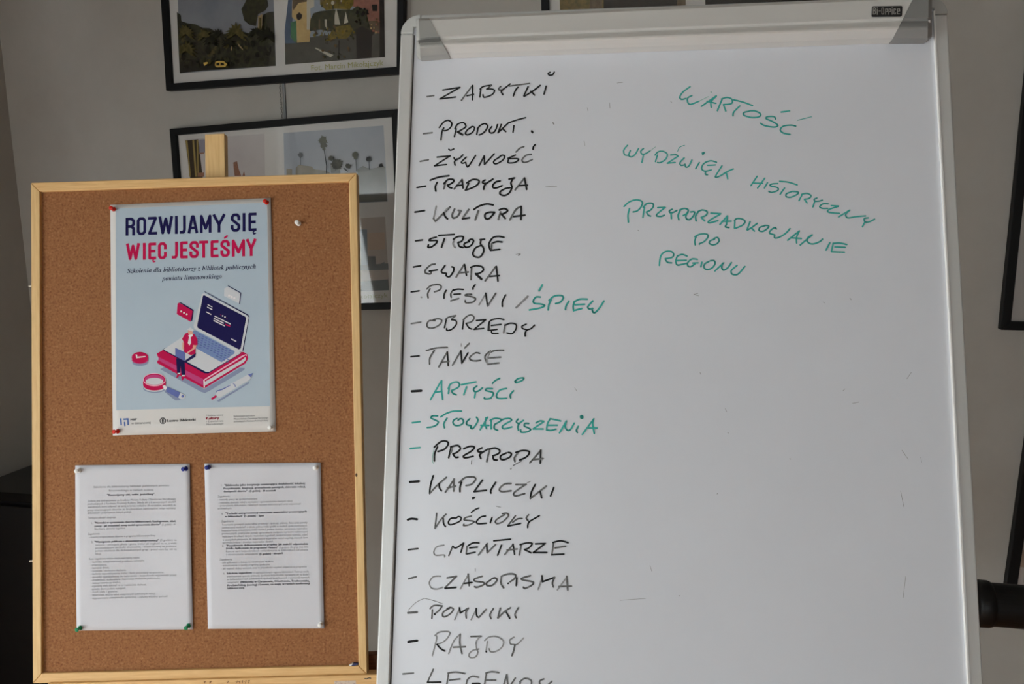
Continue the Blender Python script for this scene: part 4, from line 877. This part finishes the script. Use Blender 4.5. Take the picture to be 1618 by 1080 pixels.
hw('black handwriting GWARA', 0, 645, 405, 240, "55,112 132,98/m 285,80 240,90 185,140 185,175 235,185 245,165/225,155 310,143/392,95 355,150 365,175 405,180 405,205 440,215 480,160 485,120 465,110/m 510,220 595,85/600,85 620,200/m 540,175 640,165/m 675,110 668,245/665,115 720,98 785,110 800,145 765,175 720,185/t720,185 780,240/m 820,260 930,110/938,105 955,262/870,212 970,203", 2.8)
hw('black handwriting PIEŚNI with a grey slash', 0, 640, 440, 200, "78,170 180,156/g 205,235 212,240/m 280,132 330,90 420,75 462,100 440,145 375,168/m 320,130 290,190 295,245/525,150 500,200 498,250/m 590,240 585,190 620,140/610,150 670,135 745,138/625,200 708,195/m 585,283 685,253/895,80 870,110 868,135/m 850,200 790,200 770,215 850,230 900,255 865,300 780,308 768,280/g 945,335 1030,195/1030,185 1055,350/m 1055,350 1160,185/1285,208 1245,290 1243,355/tg 1420,370 1570,225", 2.7)
hw('green handwriting ŚPIEW', 1, 800, 440, 200, "460,80 418,155/435,235 380,235 345,280 360,315 440,325 490,345 430,375 295,400/575,265 545,330 535,400/545,280 610,225 700,215 728,245 690,300 630,318/800,288 765,345 755,395/870,290 855,350 860,410/870,295 940,262 1035,262/880,335 1000,328/860,408 965,382/1105,285 1045,350 1055,385 1105,380/1095,385 1110,430 1145,425 1200,360 1248,285", 2.9)
hw('black handwriting OBRZĘDY', 0, 640, 490, 240, "m 65,142 168,125/m 320,110 260,110 232,150 250,185 310,185 370,150 390,105 350,90 300,100/440,95 420,185/m 430,100 460,75 535,55/m 540,55 495,95/495,100 540,110 545,150 500,200 450,215 442,195/625,100 612,200/m 620,100 665,60 710,50 735,80 710,120 650,140/650,140 680,185 712,200/!760,108 860,100 735,203 838,192/m 900,130 895,215/885,215 895,130 930,100 1000,88 1052,100/920,162 1022,150/895,215 980,203/920,218 930,245 990,245/m 1065,150 1050,240/1065,160 1120,138 1180,150 1180,200 1140,248 1085,240/1290,148 1245,170 1255,195 1290,205/1380,158 1340,195 1300,210 1280,240 1280,275", 2.5)
hw('worn black handwriting TAŃCE', 0, 640, 535, 240, "62,190 150,182/m 228,125 330,98 450,92/m 310,125 265,200 262,270/m 358,300 450,140/450,140 460,285/m 385,250 468,240/m 635,98 685,48/sg 598,50 598,80/m 505,280 595,130/595,128 605,260/605,260 670,150/m 795,155 750,150 690,195 700,225 750,235 805,228/m 910,130 870,160 850,200 880,270/m 885,150 960,125 1050,122/m 890,205 1018,195/m 880,272 1000,258/g 910,135 875,215 875,270", 2.7)
hw('green handwriting ARTYŚCI', 1, 640, 590, 240, "270,278 385,78/390,75 388,160 400,275/315,200 390,188/470,150 462,210/460,160 485,110 550,88 580,115 560,150 495,180/495,180 510,210 545,225/600,118 755,88/655,140 625,225/765,132 730,160 740,190 780,185 825,150/750,195 740,255/930,160 870,160 860,180 920,195 940,215 910,260 850,268 845,255/1008,50 960,75 930,105/1080,158 1010,175 975,225 990,262 1080,262/1155,182 1120,225 1125,258/1170,85 1200,55 1260,45 1250,70 1185,95 1170,80", 2.7)
hw('black dash before green ARTYŚCI', 0, 640, 590, 240, "t 72,188 172,182", 2.9)
hw('green handwriting STOWARZYSZENIA, first half', 1, 640, 640, 160, "115,278 240,262/520,170 440,170 415,200 470,230 530,265 500,315 430,345 355,355/570,185 660,130 770,95 900,92/670,205 620,290 630,360/830,210 780,235 765,280 800,320 870,320 930,280 920,225 880,215 845,240/1035,215 985,265 990,310 1060,330 1045,355 1080,370 1130,310 1165,240 1140,190/1200,390 1320,190/1290,200 1280,300 1300,370/1210,320 1340,322/1375,230 1375,375/1360,240 1430,210 1510,215 1540,240 1470,285 1430,310 1425,370 1480,400", 2.7)
hw('green handwriting STOWARZYSZENIA, second half', 1, 790, 640, 160, "5,250 60,220 150,210 185,240 100,290 35,340 70,375 190,345/290,220 260,260 290,290 320,280/375,240 310,290 285,340 295,400/460,290 400,290 390,330 450,360 490,390 430,425 340,430 330,390/575,280 640,250 700,255/700,262 560,355 530,378/530,378 690,378/800,220 760,290 745,385/800,215 860,225 970,250/760,320 915,318/745,395 820,400 895,380/950,440 1060,250/1060,250 1040,340 1080,400 1130,380 1185,285/1250,335 1220,395 1235,435/T 1303,182 1306,192/1315,465 1500,215/1500,215 1480,290 1505,450/1390,360 1550,362", 2.7)
hw('green dash and stroke before PRZYRODA', 1, 640, 690, 240, "55,123 160,113/sg 310,120 290,230 300,280", 2.7)
hw('black handwriting PRZYRODA', 0, 640, 690, 240, "310,110 380,50 440,45 460,75 420,130 350,155/345,105 315,180 312,255/490,110 465,220/m 505,110 490,165/485,105 560,90 590,125 550,165 510,180/510,180 535,215 565,215/625,125 690,100 740,110 700,155 625,200 640,222 725,205/820,115 775,140 785,160 815,160/880,130 810,175 795,195 808,230/m 900,130 870,262/895,130 960,118 1010,145 990,180 935,200/935,200 945,240 980,245/1080,170 1020,200 1020,235 1060,240 1120,210 1130,175 1100,165/m 1205,165 1165,220 1170,262/1180,165 1250,145 1320,155 1310,195 1270,225 1220,245/sm 1240,255 1150,305/g 1125,340 1130,335/m 1330,275 1440,150/1445,140 1440,280/m 1370,240 1470,230/sg 710,245 705,290", 2.9)
hw('black handwriting KAPLICZKI', 0, 640, 740, 240, "t52,142 148,134/300,75 270,180 262,265/m 262,265 340,180 440,92/365,155 365,200 388,235/m 430,250 525,110/m 520,110 518,240/m 450,205 538,185/m 575,150 640,95 730,90 750,115 710,165 650,180/600,145 585,200 585,245/825,120 735,245/735,245 865,230/965,145 915,225 915,260/m 1130,158 1060,165 1005,215 1030,245 1130,235/m !1180,170 1290,170/m 1290,165 1200,225 1155,265 1180,290 1275,265/1385,170 1345,250 1335,318/m 1335,318 1505,185/1440,245 1455,312/1585,200 1550,290/t722,315 735,310/sg 1300,150 1335,135", 2.8)
hw('black handwriting KOŚCIOŁY', 0, 635, 795, 240, "t62,172 105,162 162,168/m 370,105 352,265/m 352,265 420,165 470,115/440,155 445,215 465,245/570,155 520,160 495,200 510,225 560,215 620,185 630,150 600,140 580,155/820,48 780,65 740,95/m 740,135 680,150 665,175 740,185 770,195 720,225 660,235 660,220/890,135 840,145 795,190 810,215 900,210/960,150 942,205/m 1095,120 1030,155 995,190 1015,215 1080,190 1135,130 1115,105 1070,110/m 1210,130 1130,235/1130,240 1265,212/m 1180,200 1230,165 1280,160/m 1350,120 1325,155 1345,185/1465,130 1370,185 1345,215 1340,255/sg 1005,30 1050,40", 2.5)
hw('black handwriting CMENTARZE', 0, 640, 840, 280, "28,162 118,152/g 355,120 290,135 262,180 280,212 355,210 360,228/m 400,215 435,130/435,130 465,145 535,100/535,100 510,185/m 565,130 558,200/575,125 620,100 675,100/590,145 660,138/565,200 640,185/m 670,210 750,105/745,110 750,190/m 750,190 825,115/810,80 962,66/880,120 845,212/m 910,205 985,115/985,110 1000,205/m 930,165 1025,155/m 1060,120 1042,210/1050,115 1110,100 1160,105 1130,145 1090,160/1090,160 1150,190/!1190,108 1280,105 1170,188 1295,188/m 1355,100 1340,210/1350,95 1420,80 1488,98/m 1370,145 1465,130/1340,208 1450,202", 2.6)
hw('worn black handwriting CZASOPISMA', 0, 640, 890, 280, "m 32,138 102,120/g 325,115 260,120 222,170 240,220 290,232 345,215/m 385,130 470,115/m 470,115 365,220/365,225 465,217/g 505,230 580,95/m 575,95 585,200/540,180 610,172/m 705,115 635,140 640,160 710,170 720,190 660,215 635,210/m 780,150 745,175 750,200 800,195 840,150 820,130 790,140/m 880,115 940,95 1005,100 1000,135 960,165/m 880,115 875,180 900,220/940,180 946,178/1020,130 1015,200/m 1145,110 1065,135 1080,150 1160,165 1165,190 1100,225 1080,215/g 1215,235 1250,130/!1250,110 1255,165 1365,125/m 1365,125 1345,175 1355,212/g 1390,240 1475,125/m 1475,115 1485,240/m 1405,208 1520,205/sg 640,45 640,70", 2.8)
hw('black handwriting POMNIKI', 0, 630, 935, 220, "tm 108,240 212,232/sg 110,210 200,120 300,72/sg 300,72 400,98 510,135/m 365,190 410,155 505,158/m 505,160 470,210 415,255/418,255 420,260/m 390,205 385,305/m 600,180 520,230 510,275 540,285 600,250 635,200 600,178 560,195/g 650,320 710,180/705,180 715,240/715,242 810,185/m 808,185 780,235 785,300/g 840,320 905,190/900,190 905,270 930,295/m 930,295 1015,200/m 1100,190 1060,260 1072,308/m 1180,185 1150,300/m 1155,300 1230,225 1300,180/1250,235 1290,305/m 1390,180 1350,255 1365,298", 2.6)
hw('faded grey handwriting RAJDY after a bold dash', 0, 630, 985, 220, "t110,210 215,195/g 420,135 480,95 590,95 570,160 510,215 450,235/g 430,135 440,175 390,370/445,240 490,290 535,315/g 580,345 640,200 715,120/m 715,120 710,230 735,345/m 635,272 775,266/m 840,148 960,145/g 940,155 900,210 905,290 920,330 890,385 830,390 815,355 860,310 930,292/g 1030,205 1015,320/1015,322 1018,325/g 1000,195 1050,155 1140,150 1215,200 1200,270 1130,320 1070,325 1050,290/g 1340,155 1290,190 1300,235 1340,240/g 1450,165 1380,235 1340,245/m 1350,245 1335,310 1315,370", 2.7)
hw('worn handwriting LEGENDY at the lower photo edge', 0, 630, 1035, 280, "m 38,168 135,160/m 315,125 262,245/262,245 385,243/m 455,160 435,290/m 450,160 520,152 605,165/m 465,225 560,215/m 440,292 540,280/m 730,200 670,190 625,225 625,290 700,300 740,260/670,255 740,255/m 800,160 780,290/m 795,160 850,148 915,157/m 800,225 885,225/m 785,292 880,285/m 985,175 950,300/m 985,175 1000,300/m 1065,205 1000,300/m 1105,240 1150,210 1205,225 1210,265 1180,300/m 1110,240 1100,310/m 1325,215 1290,230 1290,262 1330,280/m 1400,235 1340,290 1320,330", 2.5)
hw('green handwriting WARTOŚĆ', 1, 1060, 125, 240, "205,80 130,135 95,190 115,215 160,205/225,175 180,200 180,245 210,268 300,235/sg 300,235 400,185/g 428,135 430,140/325,290 480,180/485,178 430,240 430,300/385,235 480,258/545,215 495,335/540,210 600,195 650,215 645,260 560,270/560,270 585,340/670,220 770,245 870,282/735,285 670,350 662,390/840,340 780,355 780,385 860,408 940,400 955,370 900,340 840,338/1115,425 1100,400 1030,400 1015,420 1080,450 1140,490 1100,510 1000,495 955,470/1175,350 1265,338/1330,500 1280,490 1200,500 1165,540 1200,575 1270,588/s1350,438 1500,400", 2.5)
hw('green handwriting WYDŹWIĘK', 1, 970, 215, 210, "165,110 120,170 130,225 170,235/200,175 180,230 210,252 255,225 300,150/360,150 325,185 345,220 380,215 440,180/sg 440,180 505,130/360,225 340,320/530,230 505,310/500,230 540,190 600,185 650,220 630,280 570,320 530,320/690,230 750,225 780,240/!780,245 650,330 745,320/s 860,110 800,135 775,185/855,265 805,320 815,355 855,350/865,340 875,375 910,365 950,290/1040,320 995,395/1075,205 1100,200 1080,225/1120,315 1080,350 1070,400 1110,425 1185,410/1110,320 1180,300 1250,318/1140,355 1235,350/1115,430 1115,465 1140,470/1315,360 1240,480 1245,500 1290,485 1380,430 1455,398/1370,450 1385,520", 2.3)
hw('green handwriting HISTORYCZNY', 1, 1170, 260, 230, "185,130 115,235/270,150 190,260/150,205 245,208/300,200 265,260/415,210 350,215 330,235 410,255 415,285 350,308 315,298/435,185 530,195 630,225/490,260 440,330/570,300 510,325 510,355 560,362 630,330 640,305 580,298/690,325 650,400/680,330 740,320 785,345 760,375 710,385/710,385 740,425/850,370 820,385 830,405 870,405 910,395/825,410 805,470/975,435 920,435 880,465 910,485 970,485/1010,455 1090,460/1090,462 980,500 985,530 1100,540/1090,580 1215,505/1215,505 1170,550 1190,590 1270,580 1390,568/1420,590 1375,600 1385,635 1430,635 1490,605/1380,640 1355,690", 2.4)
hw('green handwriting PRZYPORZĄ', 1, 970, 305, 200, "130,170 200,110 290,85 360,110 350,170 300,225 245,240/200,195 180,280 185,370/390,180 370,310/375,180 420,135 490,130 505,165 470,215 415,240/415,240 440,280 470,293/560,185 655,182/650,185 560,260 545,290 600,298 645,280/745,205 710,225 720,250 760,245 805,220/730,250 735,325/850,215 820,280 830,340/840,215 900,195 950,215 930,260 885,285/950,240 920,290 930,330 970,335 1015,290 1030,240 980,240/1080,235 1045,290 1050,355/1075,235 1130,215 1190,235 1180,280 1115,310/1115,310 1160,355/1240,255 1365,262/1360,268 1220,350 1220,380 1330,350/1355,400 1450,290/1450,290 1440,400/1380,360 1500,358/1440,400 1425,430 1470,440", 2.6)
hw('green handwriting DKOWANIE', 1, 1150, 330, 200, "90,160 85,245/85,150 110,125 170,125 220,155 190,205 100,245/285,160 245,265/375,185 300,240 250,268/300,240 340,282/470,215 410,235 400,275 450,285 510,245 520,215 470,210/620,255 600,238 550,270 535,310 600,330/600,335 600,370 660,360 740,310 795,250/765,400 915,280/915,280 880,360 880,435/805,368 940,378/925,460 1080,330/1080,330 1020,370 1020,420 1080,448 1170,420 1210,385/1305,430 1255,525/1345,450 1325,545/1345,440 1430,435 1520,455/1370,485 1500,490/1325,545 1490,550", 2.6)
hw('green handwriting DO', 1, 1020, 360, 180, "720,120 700,180 705,240/700,125 770,88 870,88 885,130 830,195 770,220 765,232/980,160 920,180 905,215 950,240 1010,225 1045,180 1020,135 970,150", 2.5)
hw('green handwriting REGIONU', 1, 1020, 360, 180, "195,530 215,400 280,335 370,335 400,380 370,420 280,435/280,440 310,485 370,495/450,400 430,470 450,525 520,515 590,500/450,400 520,375 590,400/450,462 580,458/735,445 660,440 600,490 600,535 640,550 700,510/670,498 745,495/800,485 785,550/900,475 840,510 830,560 870,590 940,570 985,510 975,465 920,465/985,610 1080,520 1110,495/1095,500 1080,560 1110,598 1170,560 1220,490/1300,530 1220,600 1225,650 1280,665 1330,640 1410,545", 2.6)
# stray specks and scratches of old ink
mb = MB(); n = .0004
for i, (a, b) in enumerate((((1096, 465), (1103, 463)), ((1096, 465), (1104, 467)), ((1431, 910), (1427, 944)), ((1425, 711), (1435, 725)), ((1455, 722), (1456, 730)), ((1433, 598), (1440, 588)), ((1332, 617), (1335, 614)), ((1347, 637), (1357, 635)), ((963, 162), (964, 171)), ((928, 170), (929, 175)), ((923, 223), (924, 230)),
                          ((1008, 363.5), (1009, 364.5)), ((1343, 471), (1345, 473)), ((1301, 477), (1302.5, 478)), ((1027, 893), (1030, 902)), ((1073, 940.5), (1074, 941)), ((1150, 683), (1151, 684)), ((980, 948), (1020, 945)), ((815, 402), (820, 400)), ((908, 612), (911, 617)), ((1487.5, 208), (1488.5, 210)), ((1490.5, 212), (1491, 213)),
                          ((1423, 775), (1428, 800)), ((1133, 780), (1134, 779)), ((1248, 724), (1249, 725)), ((1146, 645), (1148, 650)), ((641, 340), (643, 336)), ((1106, 588), (1107, 591)), ((1060, 160), (1061, 162)), ((975, 131), (984, 130)), ((862, 295), (880, 294)))):
    w = (.7 if i not in (2, 17, 31) else .6) * FC.scale(*a) * (1.4 if math.dist(a, b) < 3 else 1)
    mb.ribbon([FC.uv(*a, n), FC.uv(*b, n)], w, n)
o = mb.build('ink_specks', mat('speck_grey', (142, 143, 144), .7), fc); o['kind'] = 'stuff'; o['label'] = 'stray specks of old marker ink'
# pen tray and tripod legs, below the photograph
mb = MB(); mb.quad_extrude([P2(BL, H, .08, VL, -.012), P2(BR, H, -.08, VR, -.012), P2(BR, H, -.08, VR, .003), P2(BL, H, .08, VL, .003)], .003, .055); mb.build('pen_tray', M_cap, fc, bevel=.003)
Fi = FC.M.inverted(); mid = lerp(tl, tr, .5)
hub = Vector((mid[0], .035, mid[1] - .25)); hw_ = FC.M @ hub
mb = MB(); mb.box((hub.x - .09, .0185, hub.z - .03), (hub.x + .09, .05, hub.z + .03)); mb.build('leg_hub', M_cap, fc, bevel=.004)
for (dx, dy) in ((-.42, -.08), (.42, -.08), (.02, .42)):
    hp = hw_ + Vector((.06 if dx > .1 else -.06 if dx < -.1 else 0, .015, 0)); ft = Vector((hp.x + dx, hp.y + dy, .012))
    if dy < 0:   # front legs run behind the panel, following its lean
        ft.y = (FC.M @ Vector((0, .06, (BL[1] + BR[1]) / 2))).y - .02
    mb = MB(); mb.tube(Fi @ hp, Fi @ ft, .014, .011, n=14); lg = mb.build('leg', M_alu, fc, smooth=True)
    mb = MB(); mb.tube(Fi @ Vector((ft.x, ft.y, 0)), Fi @ Vector((ft.x, ft.y, .03)), .016, .014, n=14); mb.build('rubber_foot', M_blackm, lg)

# ------------------------------------------------------------------ black tube with end cap at the right
fwd = ROT @ Vector((0, 0, -1))
c0 = CAM + ray(1541, 952) * (1.40 / ray(1541, 952).dot(fwd)); dirn = WU.copy(); dirn.z = 0.0
dirn.normalize(); r0 = 33.5 * 1.40 / F
tb = empty('tube_case', Matrix.Translation(c0), 'thick black tube with an end cap, right of the flipchart', 'tube')
mb = MB(); mb.tube((0, 0, 0) + dirn * .012 if False else dirn * .010, dirn * .62, r0, r0, n=40); mb.build('body', M_blackm, tb, smooth=False, bevel=.001)
mb = MB()
z = dirn.to_track_quat('Z', 'Y').to_matrix().to_4x4()
mb.lathe([(0, -.004), (r0 * .8, -.004), (r0 * 1.0, -.001), (r0 * 1.09, .004), (r0 * 1.09, .018), (r0 * 1.05, .0225), (r0 * .99, .024)], 40, z); mb.build('end_cap', M_blackm, tb, smooth=True)
mb = MB(); mb.lathe([(r0 * .99, .62), (r0 * 1.07, .622), (r0 * 1.09, .628), (r0 * 1.09, .645), (0, .65)], 40, z); mb.build('end_cap', M_blackm, tb, smooth=True)
sp = dirn * .42
mb = MB(); mb.tube(sp + Vector((0, 0, -r0 * .9)), sp + Vector((0, 0, -c0.z + .25)), .013, n=16); mb.build('post', M_blackm, tb, smooth=True)
for k in range(3):
    a = k * 2.094 + .5; mb = MB(); p = sp + Vector((0, 0, -c0.z + .33)); e = Vector((sp.x + .22 * math.cos(a), sp.y + .22 * math.sin(a), -c0.z + .008)); mb.tube(p, e, .009, .008, n=12); mb.build('leg', M_blackm, tb, smooth=True)
